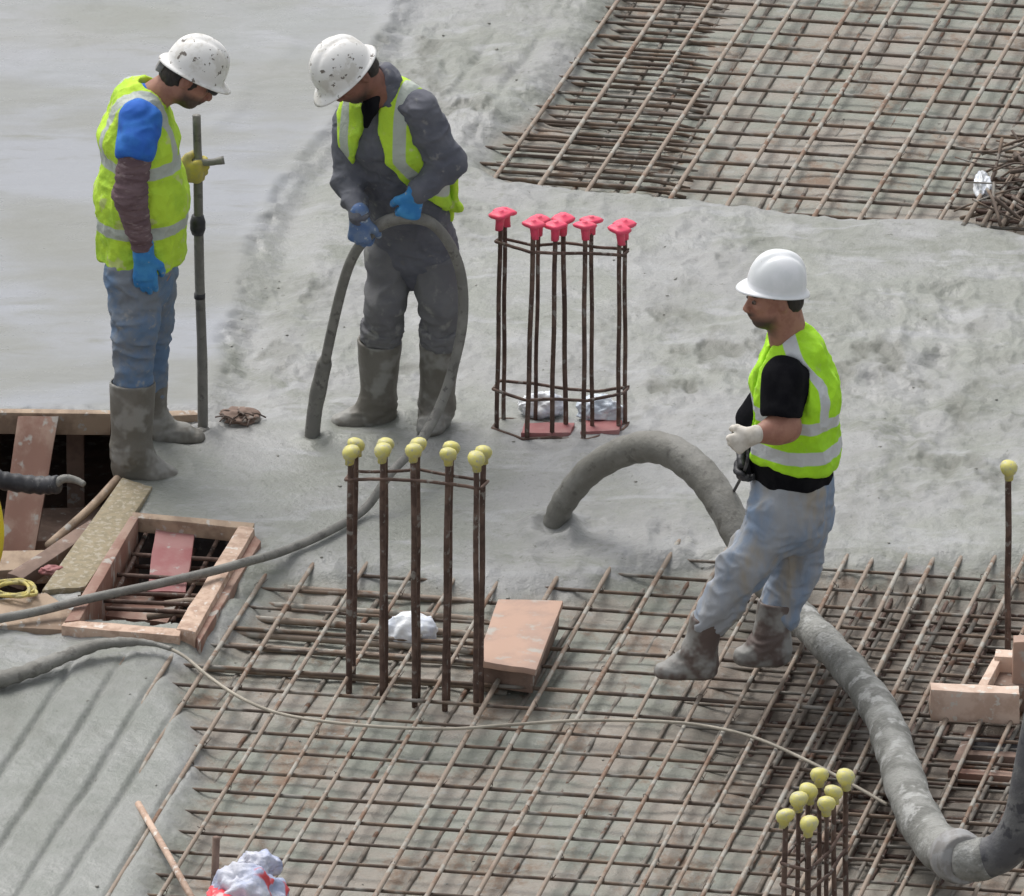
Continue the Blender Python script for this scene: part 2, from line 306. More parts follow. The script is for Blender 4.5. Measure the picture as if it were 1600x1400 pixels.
# ground material ------------------------------------------------
def ground_mat():
    m=bpy.data.materials.new('wet_concrete'); m.use_nodes=True; n=m.node_tree.nodes; l=m.node_tree.links; b=n['Principled BSDF']
    tc=n.new('ShaderNodeTexCoord')
    def noise(s,d=6,w=.6,st=(1,1,1),dist=0):
        mp=n.new('ShaderNodeMapping'); mp.inputs['Scale'].default_value=st; l.new(tc.outputs['Object'],mp.inputs[0])
        q=n.new('ShaderNodeTexNoise'); q.inputs['Scale'].default_value=s; q.inputs['Detail'].default_value=d; q.inputs['Roughness'].default_value=w; q.inputs['Distortion'].default_value=dist
        l.new(mp.outputs[0],q.inputs['Vector']); return q.outputs['Fac']
    def rmp(f,a,c,o0=0,o1=1):
        q=n.new('ShaderNodeMapRange'); q.interpolation_type='SMOOTHSTEP'
        for k,v in zip(('From Min','From Max','To Min','To Max'),(a,c,o0,o1)): q.inputs[k].default_value=v
        l.new(f,q.inputs['Value']); return q.outputs[0]
    def mix(f,a,c):
        q=n.new('ShaderNodeMix'); q.data_type='RGBA'
        if isinstance(f,float): q.inputs['Factor'].default_value=f
        else: l.new(f,q.inputs['Factor'])
        for v,s in((a,q.inputs[6]),(c,q.inputs[7])):
            if isinstance(v,tuple): s.default_value=(*v,1)
            else: l.new(v,s)
        return q.outputs[2]
    def at(k):
        a=n.new('ShaderNodeAttribute'); a.attribute_name=k; return a.outputs['Fac']
    def mth(op,a,c):
        q=n.new('ShaderNodeMath'); q.operation=op
        for v,s in((a,q.inputs[0]),(c,q.inputs[1])):
            if isinstance(v,(int,float)): s.default_value=v
            else: l.new(v,s)
        return q.outputs[0]
    rough_c=mix(rmp(noise(2.2,5),.38,.62),(.222,.230,.203),(.270,.271,.266))
    rough_c=mix(rmp(noise(9,6,.7),.55,.75),rough_c,(.175,.18,.155))
    rough_c=mix(rmp(noise(34,4,.75),.60,.72),rough_c,(.13,.132,.115))
    rough_c=mix(rmp(noise(1.1,6,.7,(1,1.7,1),.8),.55,.68),rough_c,(.175,.183,.155))
    rough_c=mix(rmp(noise(3.2,5,.6,(1,2.2,1),.5),.52,.68),rough_c,(.30,.303,.303))
    smooth_c=mix(rmp(noise(.9,4,.5,(1,2.2,1)),.4,.62),(.26,.27,.292),(.205,.208,.192))  # trowelled slab: bluish sky reflection put into the base colour
    smooth_c=mix(rmp(noise(3,6,.6,(1,4,1),.6),.5,.8),smooth_c,(.19,.193,.172))
    low_c=mix(rmp(noise(2.6,5),.4,.62),(.225,.235,.20),(.27,.24,.205))
    low_c=mix(rmp(noise(4.5,6,.7,(1,.6,1)),.52,.66),low_c,(.20,.14,.098))
    low_c=mix(rmp(noise(16,5,.7),.55,.7),low_c,(.28,.28,.26))
    bl_c=mix(rmp(noise(4,6,.7),.4,.65),(.20,.21,.19),(.25,.255,.24))
    c=mix(at('finc'),rough_c,smooth_c); c=mix(at('bl'),c,bl_c); c=mix(rmp(at('low'),.3,.95),c,low_c); c=mix(mth('MULTIPLY',at('churn'),.8),c,(.12,.122,.10)) ; c=mix(at('deep'),c,(.19,.16,.13))
    l.new(c,b.inputs['Base Color'])
    w=rmp(noise(1.7,6,.65,(1,1.6,1)),.40,.60,.34,.60); w2=mth('ADD',w,mth('MULTIPLY',at('low'),.12)); l.new(mth('SUBTRACT',w2,mth('MULTIPLY',at('fin'),.12)),b.inputs['Roughness'])
    b.inputs['Specular IOR Level'].default_value=.38
    bp=n.new('ShaderNodeBump'); bp.inputs['Distance'].default_value=.016
    h=mth('ADD',noise(38,5,.6),mth('MULTIPLY',noise(16,5,.6),1.2)); l.new(h,bp.inputs['Height'])
    l.new(rmp(at('fin'),0,1,.42,.10),bp.inputs['Strength']); l.new(bp.outputs[0],b.inputs['Normal'])
    return m
GM=ground_mat()
g=mesh('ground',np.stack([X,Y,z],-1).reshape(-1,3),q,GM,None,True,{'fin':fin.ravel(),'finc':finc.ravel(),'churn':churn.ravel(),'low':low.ravel(),'bl':bl.ravel(),'deep':deep.ravel()})
tag(g,'freshly poured wet grey concrete, trowelled smooth at top left and churned elsewhere','ground',None,'structure')
def hz(x,y): return float(height(np.array([x]),np.array([y]))[0][0])
def GZ(px,py,dz=0,it=4):
    p=G(px,py,0)
    for _ in range(it): p=G(px,py,hz(p[0],p[1])+dz)
    return p
# crumbs of aggregate lying on the pour and the mesh bed
bm=bmesh.new(); bmesh.ops.create_icosphere(bm,subdivisions=1,radius=1); iv=np.array([q_.co[:] for q_ in bm.verts]); bm.verts.index_update(); fi=np.array([[q_.index for q_ in f_.verts] for f_ in bm.faces]); bm.free()
cr=np.random.RandomState(5); n_=420; cxy=np.stack([cr.uniform(-2.2,2.2,n_),cr.uniform(-4.6,4.6,n_)],-1)
hzz,fn_,lw_,_b,_d=height(cxy[:,0],cxy[:,1]); ok=(fn_<.3)&(polysd(cxy[:,0],cxy[:,1],PIT)<-.02)&(polysd(cxy[:,0],cxy[:,1],HOLE)<-.04)&(cr.rand(n_)<.35+.65*sstep(-.1,.3,fbm2(cxy[:,0]*1.5,cxy[:,1]*1.2,3,z=99.)))
vs_=[];fs_=[]
for k_ in np.where(ok)[0]:
    s_=cr.uniform(.003,.006); vs_.append(np.array([cxy[k_,0],cxy[k_,1],hzz[k_]+s_*.15])+iv*s_*np.array([cr.uniform(.8,1.6),cr.uniform(.8,1.6),.7])*(1+.25*cr.randn(len(iv),1))); fs_.append(fi+len(iv)*(len(vs_)-1))
crumbs=mesh('aggregate_crumbs',np.concatenate(vs_),np.concatenate(fs_),mat('aggregate',(.26,.26,.235),(.21,.205,.18),(.36,.35,.33),rough=.75,scale=3,s3=5),None,True)
tag(crumbs,'small stones and mortar crumbs scattered over the rough wet concrete','gravel',None,'stuff')
# the shaft below the two openings
b=MB(); x0,x1,y0,y1=G(-700,800)[0],G(480,800)[0],G(0,1180)[1],G(0,420)[1]
b.prism([(x0,y0,-.62),(x1,y0,-.62),(x1,y1,-.62),(x0,y1,-.62)],[(x0,y0,-.7),(x1,y0,-.7),(x1,y1,-.7),(x0,y1,-.7)])
b.prism([(x0,y1,-.1),(x1,y1,-.1),(x1,y1+.05,-.1),(x0,y1+.05,-.1)],[(x0,y1,-.7),(x1,y1,-.7),(x1,y1+.05,-.7),(x0,y1+.05,-.7)])
b.prism([(x1,y0,-.1),(x1+.05,y0,-.1),(x1+.05,y1,-.1),(x1,y1,-.1)],[(x1,y0,-.7),(x1+.05,y0,-.7),(x1+.05,y1,-.7),(x1,y1,-.7)])
tag(b.build('pit_floor',M['wood_dark'],None,False),kind='structure')
# ================================================================ reinforcement mats
def clip_run(p,d,poly,step=.03,L=16,marg=0.06):
    """stretches of the line p+t*d that lie inside poly"""
    t=np.arange(-L,L,step); x=p[0]+t*d[0]; y=p[1]+t*d[1]; s=polysd(x,y,poly)>-marg
    s=s&(y>-7.5)&(y<7.0)&(np.abs(x)<3.4)
    runs=[];st=None
    for k in range(len(t)):
        if s[k] and st is None: st=k
        if (not s[k] or k==len(t)-1) and st is not None:
            if t[k]-t[st]>.1: runs.append((t[st],t[k]))
            st=None
    return runs
def bar_path(p,d,t0,t1,z,amp,seed,dip=0):
    n=max(2,int((t1-t0)/.08)); out=[]; nn=across(d)
    for k in range(n+1):
        t=t0+(t1-t0)*k/n; q=np.array([t*.9+seed*3.1,seed*1.7,.5]); q2=np.array([t*.7+seed*5.3,seed*2.9,3.5])
        off=amp*float(vnoise(q)); dz=.6*amp*float(vnoise(q2))
        out.append(np.array([p[0]+t*d[0]+nn[0]*off,p[1]+t*d[1]+nn[1]*off,z+dz]))
    m_=len(out)
    for k in range(min(2,m_//3)):
        e=(.030,.008)[k]; out[k][2]-=e*dip; out[m_-1-k][2]-=e*dip
    return out
def mat_grid(root,O,dl,offs,dc,coffs,poly,zt,r_long,r_cross,crossm,longm,ext=.0,wires=True):
    nl,nc=across(dl),across(dc); 
    for i,off in enumerate(offs):
        p=O+nl*off; rot=random.uniform(-.004,.004); d=norm(dl+nl*rot)
        for a,c in clip_run(p,d,poly,marg=.12):
            MB().tube(bar_path(p,d,a,c+random.uniform(0,.08),zt,.007,i+off,1),r_long*random.uniform(.85,1.12),7).build('long_bar',longm,root)
    for i,(off,rr) in enumerate(coffs):
        p=O+nc*off; d=norm(dc+nc*random.uniform(-.004,.004))
        for a,c in clip_run(p,d,poly,marg=.1+ext):
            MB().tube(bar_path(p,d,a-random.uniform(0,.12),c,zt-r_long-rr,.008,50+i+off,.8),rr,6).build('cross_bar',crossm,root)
    if wires:
        wb=MB()
        for off in offs:
            for o2,rr in coffs:
                p0=O+nl*off; q0=O+nc*o2; A=np.array([[dl[0],-dc[0]],[dl[1],-dc[1]]]); s=np.linalg.solve(A,(q0-p0)[:2]); c=p0+dl*s[0]
                if abs(c[0])>2.3 or c[1]<-5 or c[1]>5.5 or random.random()<.6: continue
                if polysd(np.array([c[0]]),np.array([c[1]]),poly)[0]<.02: continue
                dg=norm(dl*random.choice((-1,1))+dc); r1=r_long+.004
                up=np.array([0,0,1.]); zc=zt-.006
                pts=[np.array([c[0],c[1],zc])+dg*math.cos(t)*r1*1.25+up*math.sin(t)*r1*1.0 for t in np.linspace(0,2*math.pi,8)]
                pts.append(pts[-1]+up*.018+dg*random.uniform(-.02,.02)+np.array([random.uniform(-.012,.012),0,0]))
                wb.tube(pts,.0015,4)
        if wb.v: tag(wb.build('tie_wire',M['wire'],root),kind='stuff')
def cross_list(y0,y1,x,O,nc,sp,r,jit=.012):
    a=float(np.dot(G(x,y0)-O,nc)); b_=float(np.dot(G(x,y1)-O,nc)); lo,hi=min(a,b_),max(a,b_); out=[]; t=lo
    while t<hi: out.append((t+random.uniform(-jit,jit),r*random.uniform(.85,1.15))); t+=sp
    return out
fm=empty('rebar_mat',tuple(G(800,1200,Z_LOW)),'large grid of rusty reinforcing bars filling the foreground','rebar mat')
co=cross_list(820,1800,800,FO,across(FA),.176,.0068)
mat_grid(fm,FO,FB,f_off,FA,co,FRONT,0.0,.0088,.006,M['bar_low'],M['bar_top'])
bm_=empty('rebar_mat',tuple(G(1200,150,Z_LOW)),'grid of reinforcing bars at the top right, beyond the pink capped column bars','rebar mat')
co=cross_list(-240,420,1100,BO,across(BA),.162,.0068)
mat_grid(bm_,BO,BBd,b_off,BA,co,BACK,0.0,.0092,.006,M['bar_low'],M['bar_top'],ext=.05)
l0=empty('rebar_mat',tuple(G(800,1300,Z_LOW-.03)),'lower slurry covered bar layer, half sunk under the foreground grid','rebar mat')
mat_grid(l0,FO,norm(FB+.02*nF),[o+.075+.02*math.sin(i*2.1) for i,o in enumerate(f_off)],FA,cross_list(900,1700,800,FO,across(FA),.176,.006,.02),FRONT,Z_LOW+.001,.0085,.006,M['bar_slurry'],M['bar_slurry'],wires=False)
l1=empty('rebar_mat',tuple(G(1250,150,Z_LOW-.03)),'lower slurry covered bar layer, half sunk under the far right grid','rebar mat')
mat_grid(l1,BO,norm(BBd-.02*nB),[o+.07+.02*math.sin(i*1.7) for i,o in enumerate(b_off)],BA,cross_list(-200,330,1100,BO,across(BA),.178,.006,.02),BACK,Z_LOW+.001,.0085,.006,M['bar_slurry'],M['bar_slurry'],wires=False)
# lower mats: deep bay at right, and lapped bars at the left of the far mat
def poly_px(p): return gp(p)
DB=poly_px([(1250,885),(1900,885),(1900,1400),(1190,1400),(1225,1120)])
dm=empty('rebar_mat',tuple(G(1450,1100,-.15)),'second dark rusty bar grid lying lower under the foreground grid, around the thick hose','rebar mat')
mat_grid(dm,FO,FB,[o+.09 for o in f_off[13:25]],FA,cross_list(860,1430,1400,FO,across(FA),.15,.0085,.03),DB,-.085,.009,.009,M['rust'],M['rust'],wires=False)
LB=poly_px([(1000,-160),(930,30),(860,140),(790,200),(735,270),(860,300),(1010,300),(1120,-160)])
lm=empty('rebar_mat',tuple(G(880,200,-.05)),'closely lapped bar ends sticking out at the left edge of the far grid','rebar mat')
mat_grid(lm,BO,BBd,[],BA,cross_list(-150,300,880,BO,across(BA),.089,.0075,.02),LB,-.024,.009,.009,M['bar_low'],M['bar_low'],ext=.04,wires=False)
L2=poly_px([(330,892),(740,900),(740,1062),(262,1045),(285,1000)])
l2=empty('rebar_mat',tuple(G(500,960,-.05)),'thick muddy crossbars between the timber opening and the yellow capped bars','rebar mat')
mat_grid(l2,FO,FB,[],FA,[(o,.013) for o in[float(np.dot(G(500,yy)-FO,across(FA))) for yy in(907,934,958,985,1003,1040)]],L2,-.018,.009,.013,M['bar_top'],M['bar_top'],wires=False)
# ================================================================ column starter cages
def cap(mb,p,kind):
    p=np.asarray(p)
    if kind=='y':
        prof=[(-.046,.0155),(-.026,.017),(-.020,.025),(-.008,.0305),(.004,.0315),(.015,.026),(.021,.016),(.0232,.002)]
    else:
        prof=[(-.06,.015),(-.03,.016),(-.014,.018),(-.007,.038),(.003,.041),(.009,.034),(.011,.012),(.016,.010),(.018,.002)]
    seg=14; vs=[];fs=[]; tx,ty=random.uniform(-.13,.13),random.uniform(-.13,.13)
    for z_,r in prof:
        for j in range(seg):
            a=2*math.pi*j/seg; rr=r*(1+(.12*math.cos(a*4) if kind=='p' and r>.02 else 0.03*math.cos(3*a)))
            vs.append(p+np.array([rr*math.cos(a)+z_*tx,rr*math.sin(a)+z_*ty,z_+rr*math.cos(a)*tx*.8+rr*math.sin(a)*ty*.8]))
    for k in range(len(prof)-1):
        for j in range(seg):
            a=k*seg+j;c=k*seg+(j+1)%seg; fs.append((a,c,c+seg,a+seg))
    fs.append(tuple(range(seg))[::-1]); fs.append(tuple((len(prof)-1)*seg+j for j in range(seg)))
    mb.add(vs,fs)
def cage(label,bars,r,kind,zb,rings,name='column_starter_bars',low=()):
    """bars: (top px, top py, bottom px, bottom py)"""
    bs=[G(b_[2],b_[3],zb) for b_ in bars]; c=np.mean(bs,axis=0)
    root=empty(name,tuple(c),label,'rebar cage',None if low=='s' else 'capped column starter bars')
    tops=[]
    for (tx,ty,bx,by),p in zip(bars,bs):
        t=V(tx,ty,p[1]+ (0.0)); tops.append(t); n=10
        pts=[p+(t-p)*k/n+np.array([.0013*math.sin(k*1.3+tx),.0013*math.cos(k*1.7+tx),0]) for k in range(n+1)]; pts[0]=p-np.array([0,0,.06])
        MB().tube(pts,r*random.uniform(.9,1.1),8).build('vertical_bar',M['rust'],root)
        m_=MB(); cap(m_,t,kind); m_.build('cap',M['cap_yellow' if kind=='y' else 'cap_pink'],root)
    def at_frac(k,f): return bs[k]+(tops[k]-bs[k])*f
    for f,order in rings:
        for dz in (0,):
            q=[at_frac(k,f)+np.array([0,0,dz]) for k in order]; cc=np.mean(q,axis=0)
            q=[a+norm(a-cc)*(r+.008) for a in q]; q=q+[q[0]]
            pts=[]
            for a,c_ in zip(q[:-1],q[1:]):
                for k in range(4): pts.append(a+(c_-a)*k/4+np.array([0,0,random.uniform(-.001,.001)]))
            pts.append(q[0]); MB().tube(pts,.0062,6).build('stirrup',M['rust'],root)
    return root
yb=[(548,706,545,1082),(598,703,597,1096),(646,703,648,1106),(700,709,695,1110),(744,716,744,1116),
    (755,706,751,1098),(705,699,699,1094),(653,694,653,1090),(602,694,602,1080),(556,694,552,1066)]
cage('double row of tall bars with pale yellow caps standing beside the pinkish block','yb' and yb,.0105,'y',Z_LOW,[(.885,range(10))])
pk=[(782,335,776,676),(834,350,823,692),(868,352,862,688),(914,352,912,692),(968,358,966,678),
    (976,350,977,668),(924,344,925,678),(880,342,884,676),(842,344,836,664),(789,331,787,662)]
cage('tall bars with bright pink caps standing in the wet concrete behind the bent worker','x' and pk,.0085,'p',.0,[(.875,range(10)),(.2,range(10)),(.02,range(10))])
sm=[(1227,1274,1222,1668),(1264,1286,1262,1676),(1291,1255,1292,1655),(1302,1237,1306,1640),(1321,1213,1322,1628),(1280,1210,1280,1624),(1263,1235,1258,1640),(1248,1248,1242,1652)]
cage('tight cluster of eight bars with dull yellow caps near the bottom right corner','x' and sm,.0085,'y',Z_LOW,[(.82,range(8)),(.735,range(8)),(.5,range(8))])
r=cage('single rusty bar with one yellow cap by the right edge','x' and [(1576,730,1574,1060)],.0125,'y',-.05,[],name='starter_bar',low='s')
# ================================================================ timber, hoses and loose things
def slabp(px4,z0,z1,names=None):
    """corners given at height z0 (seen in the photograph), extruded down to z1"""
    t=[G(a,b_,z0) for a,b_ in px4]; return t,[p+np.array([0,0,z1-z0]) for p in t]
def timber(name,label,cat,px4,z0,z1,m,wear=.004,bevel=.004,group=None,parent=None,sub=4):
    a,c=slabp(px4,z0,z1); b=MB().prism(a,c); o=b.build(name,m,parent,True,bevel,wear=wear,sub=sub)
    if parent is None: tag(o,label,cat,group)
    return o
def quadboard(name,label,cat,c4,th,m,wear=.004):
    """board through four 3D corners with a thickness"""
    c4=[np.asarray(c) for c in c4]; n=norm(np.cross(c4[1]-c4[0],c4[3]-c4[0])); 
    if n[2]<0: n=-n
    o=MB().prism(c4,[c-n*th for c in c4]).build(name,m,None,True,.003,wear=wear,sub=4); return tag(o,label,cat)
# edge boards of the finished slab over the dark shaft
timber('edge_board','rough timber edge board above the dark shaft, left of the man in the blue sleeve','board',[(-300,634),(172,640),(172,647),(-300,641)],.052,-.035,M['wood'])
timber('edge_board','short rough timber edge board between the boots and the foot of the pole','board',[(228,641),(316,640),(320,648),(232,649)],.045,-.05,M['wood'])
# boards standing in the shaft
c4=[V(28,650,G(28,672)[1]),V(92,650,G(92,672)[1]),V(52,876,G(52,880,-.38)[1]),V(-2,870,G(0,875,-.38)[1])]
quadboard('shuttering_board','wide red-brown plywood board leaning down into the dark shaft at the left edge','board',c4,.02,M['ply'])
Yp=G(118,690,-.1)[1]+.10
pp=V(118,700,Yp); pp[2]=-.33; b=MB().box(pp,(.033,0,0),(0,.03,0),(0,0,.28)); tag(b.build('prop',M['wood_dark'],None,True,.004,wear=.003,sub=3),'upright timber prop standing in the dark shaft behind the black hose','prop')
timber('beam','dark brown timber beam low in the shaft below the black hose','beam',[(-60,795),(170,792),(120,842),(-60,850)],-.34,-.44,M['wood_dark'])
timber('beam','brown plank at the bottom of the shaft behind the yellow hose','beam',[(-60,862),(112,858),(86,888),(-60,893)],-.30,-.36,M['wood'])
# slanting boards
timber('strand_board','speckled mossy strand board running slantwise from the boot to the timber opening','board',[(190,746),(238,760),(134,915),(66,922)],.042,-.02,M['osb'],wear=.007)
timber('timber','grey timber lying slantwise between the strand board and the dark shaft','board',[(140,812),(158,822),(36,903),(12,896)],.0,-.05,M['wood_dark'])
P=[V(184,748,G(184,752,.02)[1]),V(140,795,G(140,812,-.05)[1]),V(76,852,G(76,885,-.1)[1])]
tag(MB().tube(spline(P,5),.016,10).build('round_stick',M['wood']),'slim round brown stick sloping down into the shaft beside the strand board','stick')
timber('board','muddy pale board lying in front of the strand board under the long thin hose','board',[(-60,948),(72,925),(125,962),(100,984),(-60,974)],.034,-.02,M['wood'],wear=.006)
# timber box round the opening -----------------------------------
bx=empty('formwork_box',tuple(G(245,900,0)),'open timber box round a hole with a red board across it, crossed by the hose','formwork box')
TL,TR,BR_,BL_=(204,805),(398,824),(302,992),(100,972)
def inset(a,b_,t): return (a[0]+(b_[0]-a[0])*t,a[1]+(b_[1]-a[1])*t)
zt=.062
timber('side_board',None,None,[(204,805),(216,809),(124,968),(100,972)],zt,-.30,M['ply'],parent=bx)
timber('side_board',None,None,[(372,822),(398,824),(305,988),(274,982)],zt,-.12,M['wood_pale'],parent=bx,wear=.008,bevel=.006)
timber('end_board',None,None,[(208,800),(398,817),(394,826),(206,808)],zt-.003,.0,M['wood'],parent=bx)
timber('end_board',None,None,[(103,968),(284,982),(280,994),(96,978)],zt-.005,-.16,M['wood_pale'],parent=bx)
timber('outer_batten',None,None,[(398,836),(408,846),(312,1003),(300,992)],.035,-.1,M['ply'],parent=bx)
timber('end_board',None,None,[(210,810),(368,823),(366,829),(208,816)],-.02,-.45,M['black'],parent=bx,wear=.002)  # black liner added to paint the darkness inside the hole
# red board down in the hole, with bars across
c4=[G(243,824,.02),G(306,822,.02),G(290,925,-.05),G(230,923,-.05)]
quadboard('red_board','dusty red plywood board lying inside the timber opening','board',c4,.02,M['ply_red'])
c4=[G(190,925,-.09),G(285,930,-.09),G(262,972,-.1),G(160,962,-.1)]
quadboard('red_board','second red board low in the front of the timber opening','board',c4,.02,M['ply'])
br=empty('opening_bars',tuple(G(245,900,-.06)),'rusty bars crossing inside the timber opening over and beside the red board','rebar mat')
for (x0_,y0_,x1_,y1_,zz) in[(205,866,372,876,-.02),(178,898,352,908,-.02),(165,950,330,958,-.03),(158,938,318,945,-.03),(150,925,325,932,-.06),(196,884,350,890,-.10),(215,846,380,850,-.1)]:
    MB().tube(bar_path(G(x0_,y0_,zz),norm(G(x1_,y1_,zz)-G(x0_,y0_,zz)),0,float(np.linalg.norm(G(x1_,y1_,zz)-G(x0_,y0_,zz))),zz,.006,x0_),.0085,7).build('cross_bar',M['rust'],br)
for (x0_,y0_,x1_,y1_,zz) in[(232,826,176,934,-.03),(344,836,270,970,-.05),(320,830,262,930,-.11),(224,822,150,950,-.11)]:
    MB().tube([G(x0_,y0_,zz),G((x0_+x1_)/2+2,(y0_+y1_)/2,zz),G(x1_,y1_,zz)],.009,7).build('long_bar',M['rust'],br)
# pinkish block by the yellow-capped bars
bk_=empty('shutter_block',tuple(G(815,1000,0)),'pale pinkish plywood topped block lying on the bars beside the yellow capped bars','block')
timber('lid',None,None,[(778,936),(880,938),(838,1046),(744,1032)],.105,.08,M['ply_pink'],parent=bk_,wear=.003)
timber('frame',None,None,[(780,940),(874,942),(832,1040),(748,1028)],.078,-.03,M['wood_dark'],parent=bk_)
tag(MB().tube(spline([V(742,1010,G(742,1040)[1]),V(752,1022,G(742,1040)[1]),V(752,1052,G(742,1050)[1])],4),.010,8).build('batten',M['wood_pale']),'small pale curved wood offcut against the left end of the pinkish block','offcut')
# right-hand box
rb=empty('formwork_box',tuple(G(1530,1080,0)),'pale new timber box with a short upright post at the right edge','formwork box')
timber('front_board',None,None,[(1452,1066),(1592,1072),(1594,1084),(1455,1078)],.11,-.01,M['new_timber'],parent=rb,wear=.005)
timber('side_board',None,None,[(1556,1022),(1568,1024),(1542,1070),(1528,1068)],.10,.0,M['new_timber'],parent=rb)
timber('side_board',None,None,[(1562,1026),(1640,1034),(1600,1072),(1538,1068)],.055,-.05,M['wood_dark'],parent=rb)
timber('back_board',None,None,[(1556,1014),(1700,1020),(1696,1032),(1554,1026)],.115,.0,M['new_timber'],parent=rb)
Yq=G(1600,1085,.0)[1]
MB().box(V(1606,1066,Yq),(.055,0,0),(0,.03,0),(0,0,.17)).build('post',M['ply_pink'],rb,True,.004,wear=.004,sub=3)
lb=empty('formwork_box',tuple(G(1530,1180,-.1)),'dark wooden framed recess with brown rails under the pale box at the right','formwork box')
timber('rail',None,None,[(1496,1170),(1600,1176),(1598,1184),(1494,1178)],-.05,-.09,M['wood_dark'],parent=lb)
timber('rail',None,None,[(1484,1198),(1592,1206),(1589,1214),(1481,1206)],-.045,-.09,M['ply'],parent=lb)
timber('side_board',None,None,[(1512,1134),(1524,1136),(1494,1204),(1482,1202)],-.02,-.12,M['wood_dark'],parent=lb)
timber('shade_panel',None,None,[(1514,1150),(1600,1156),(1594,1176),(1506,1170)],-.075,-.1,M['black'],parent=lb)  # black sheet painting the shade of the hole between the rails
# bottom-left stakes and bag
P=[V(216,1256,G(216,1262)[1]),V(262,1335,G(250,1345)[1]),V(318,1436,G(310,1440)[1])]
tag(MB().tube(P,.0125,8).build('stick',M['wood_pale']),'straight pale stick lying slantwise at the bottom left, left of the printed bag','stick')
P=[V(338,1308,G(338,1420)[1]),V(336,1360,G(338,1420)[1]),V(332,1440,G(338,1420)[1])]
tag(MB().tube(P,.013,8).build('stake',M['wood_dark']),'short dark upright stake just left of the crumpled printed bag','stake')
# crumpled things
def crumple(name,label,cat,c,r,m,seed,sub=5,amp=.35,group=None,parent=None,flatb=-.8):
    bm=bmesh.new(); bmesh.ops.create_icosphere(bm,subdivisions=sub,radius=1); v=np.array([q.co[:] for q in bm.verts]); bm.verts.index_update(); fs=np.array([[q.index for q in f.verts] for f in bm.faces]); bm.free()
    k=v*1.5+seed*7.1; d=1-2*np.abs(fbm(k*.8,2,.45)); d2=1-2*np.abs(fbm(k*1.9+9,2,.4))
    v=v*(1+amp*(d-.55)+amp*.35*(d2-.5))[:,None]; v[:,2]=np.maximum(v[:,2],flatb)
    o=mesh(name,np.asarray(c)+v*np.asarray(r),fs,m,parent,True)
    return tag(o,label,cat,group) if parent is None else o
crumple('plastic_bag','bright white crumpled plastic bag lying inside the yellow capped bars','bag',GZ(642,985,.05),(.095,.07,.065),M['plastic_white'],1,5,.2)
crumple('plastic_bag','white crumpled plastic at the left foot of the pink capped bars','bag',G(848,634,.055),(.08,.05,.05),M['plastic_white'],2)
crumple('plastic_bag','bluish white crumpled plastic at the right foot of the pink capped bars','bag',G(938,640,.055),(.085,.055,.05),M['plastic_blue'],3)
crumple('plastic_bag','small torn white plastic beside the dark bundle at the right edge of the far grid','bag',G(1536,292,.03),(.035,.09,.05),M['plastic_white'],4)
bag=empty('printed_bag',tuple(G(385,1400,0)),'crumpled white and bluish bag with bright red print at the bottom edge','bag')
crumple('bag_body',None,None,G(386,1408,.08),(.125,.1,.125),M['bag'],5,parent=bag)
crumple('bag_neck',None,None,G(405,1352,.13),(.07,.05,.05),M['bag'],6,parent=bag)
crumple('red_print',None,None,G(358,1412,.10),(.075,.15,.045),M['bag_red'],7,parent=bag)
crumple('cloth','small crimson rag lying on the boards left of the timber opening','rag',G(82,892,.03),(.045,.03,.02),M['ply_red'],8,4)
crumple('mortar_lump','lump of mortar with rusty wire ends right of the pole foot','lump',G(374,650,.03),(.07,.06,.022),M['wood_dark'],9,4,.5)
tw=MB()
for k in range(16):
    a=random.uniform(0,6.3); c=G(374,650,.04); d=np.array([math.cos(a)*random.uniform(.02,.09),math.sin(a)*random.uniform(.03,.09),random.uniform(-.02,.03)]); c=c+np.array([random.uniform(-.06,.06),random.uniform(-.05,.05),0])
    tw.tube(spline([c,c+d*.5+np.array([0,0,.012]),c+d],3),.0032,5)
tag(tw.build('wire_tangle',M['wire']),'tangle of short rusty wires sticking out of the mortar right of the pole foot','wire')
for lab,x_ in(('left','870'),('right',947)):
    x_=float(x_); timber('packing_block','reddish brown block under the %s half of the pink capped bars'%lab,'block',[(x_-50,660),(x_+28,660),(x_+22,676),(x_-56,676)] if lab=='left' else [(x_-34,656),(x_+26,656),(x_+20,672),(x_-40,674)],.035,-.02,M['ply_red'])
# dark bundle at the right edge of the far grid
db=MB()
for k in range(60):
    c=G(random.uniform(1545,1680),random.uniform(215,345),random.uniform(-.02,.13)); a=random.uniform(0,3.14); L_=random.uniform(.06,.2); d=np.array([math.cos(a)*L_,math.sin(a)*L_,random.uniform(-.04,.05)])
    db.tube(spline([c-d,c+np.array([0,0,random.uniform(-.03,.03)]),c+d],3),random.uniform(.003,.009),6)
tag(db.build('wire_tangle',M['bar_low']),'dark tangled bundle of wire and straps at the right edge on the far grid','wire')
rb2=empty('rebar_mat',tuple(G(1580,320,0)),'short tan bars laid close together in front of the dark bundle at the right edge','rebar mat')
for k in range(6):
    MB().tube([G(1555+k*30,268-k,.03),G(1505+k*30,352,.02)],.010,7).build('long_bar',M['bar_top'],rb2)
for k in range(6):
    MB().tube([G(1525,278+k*13,.012),G(1760,292+k*13,.012)],.008,7).build('cross_bar',M['rust'],rb2)
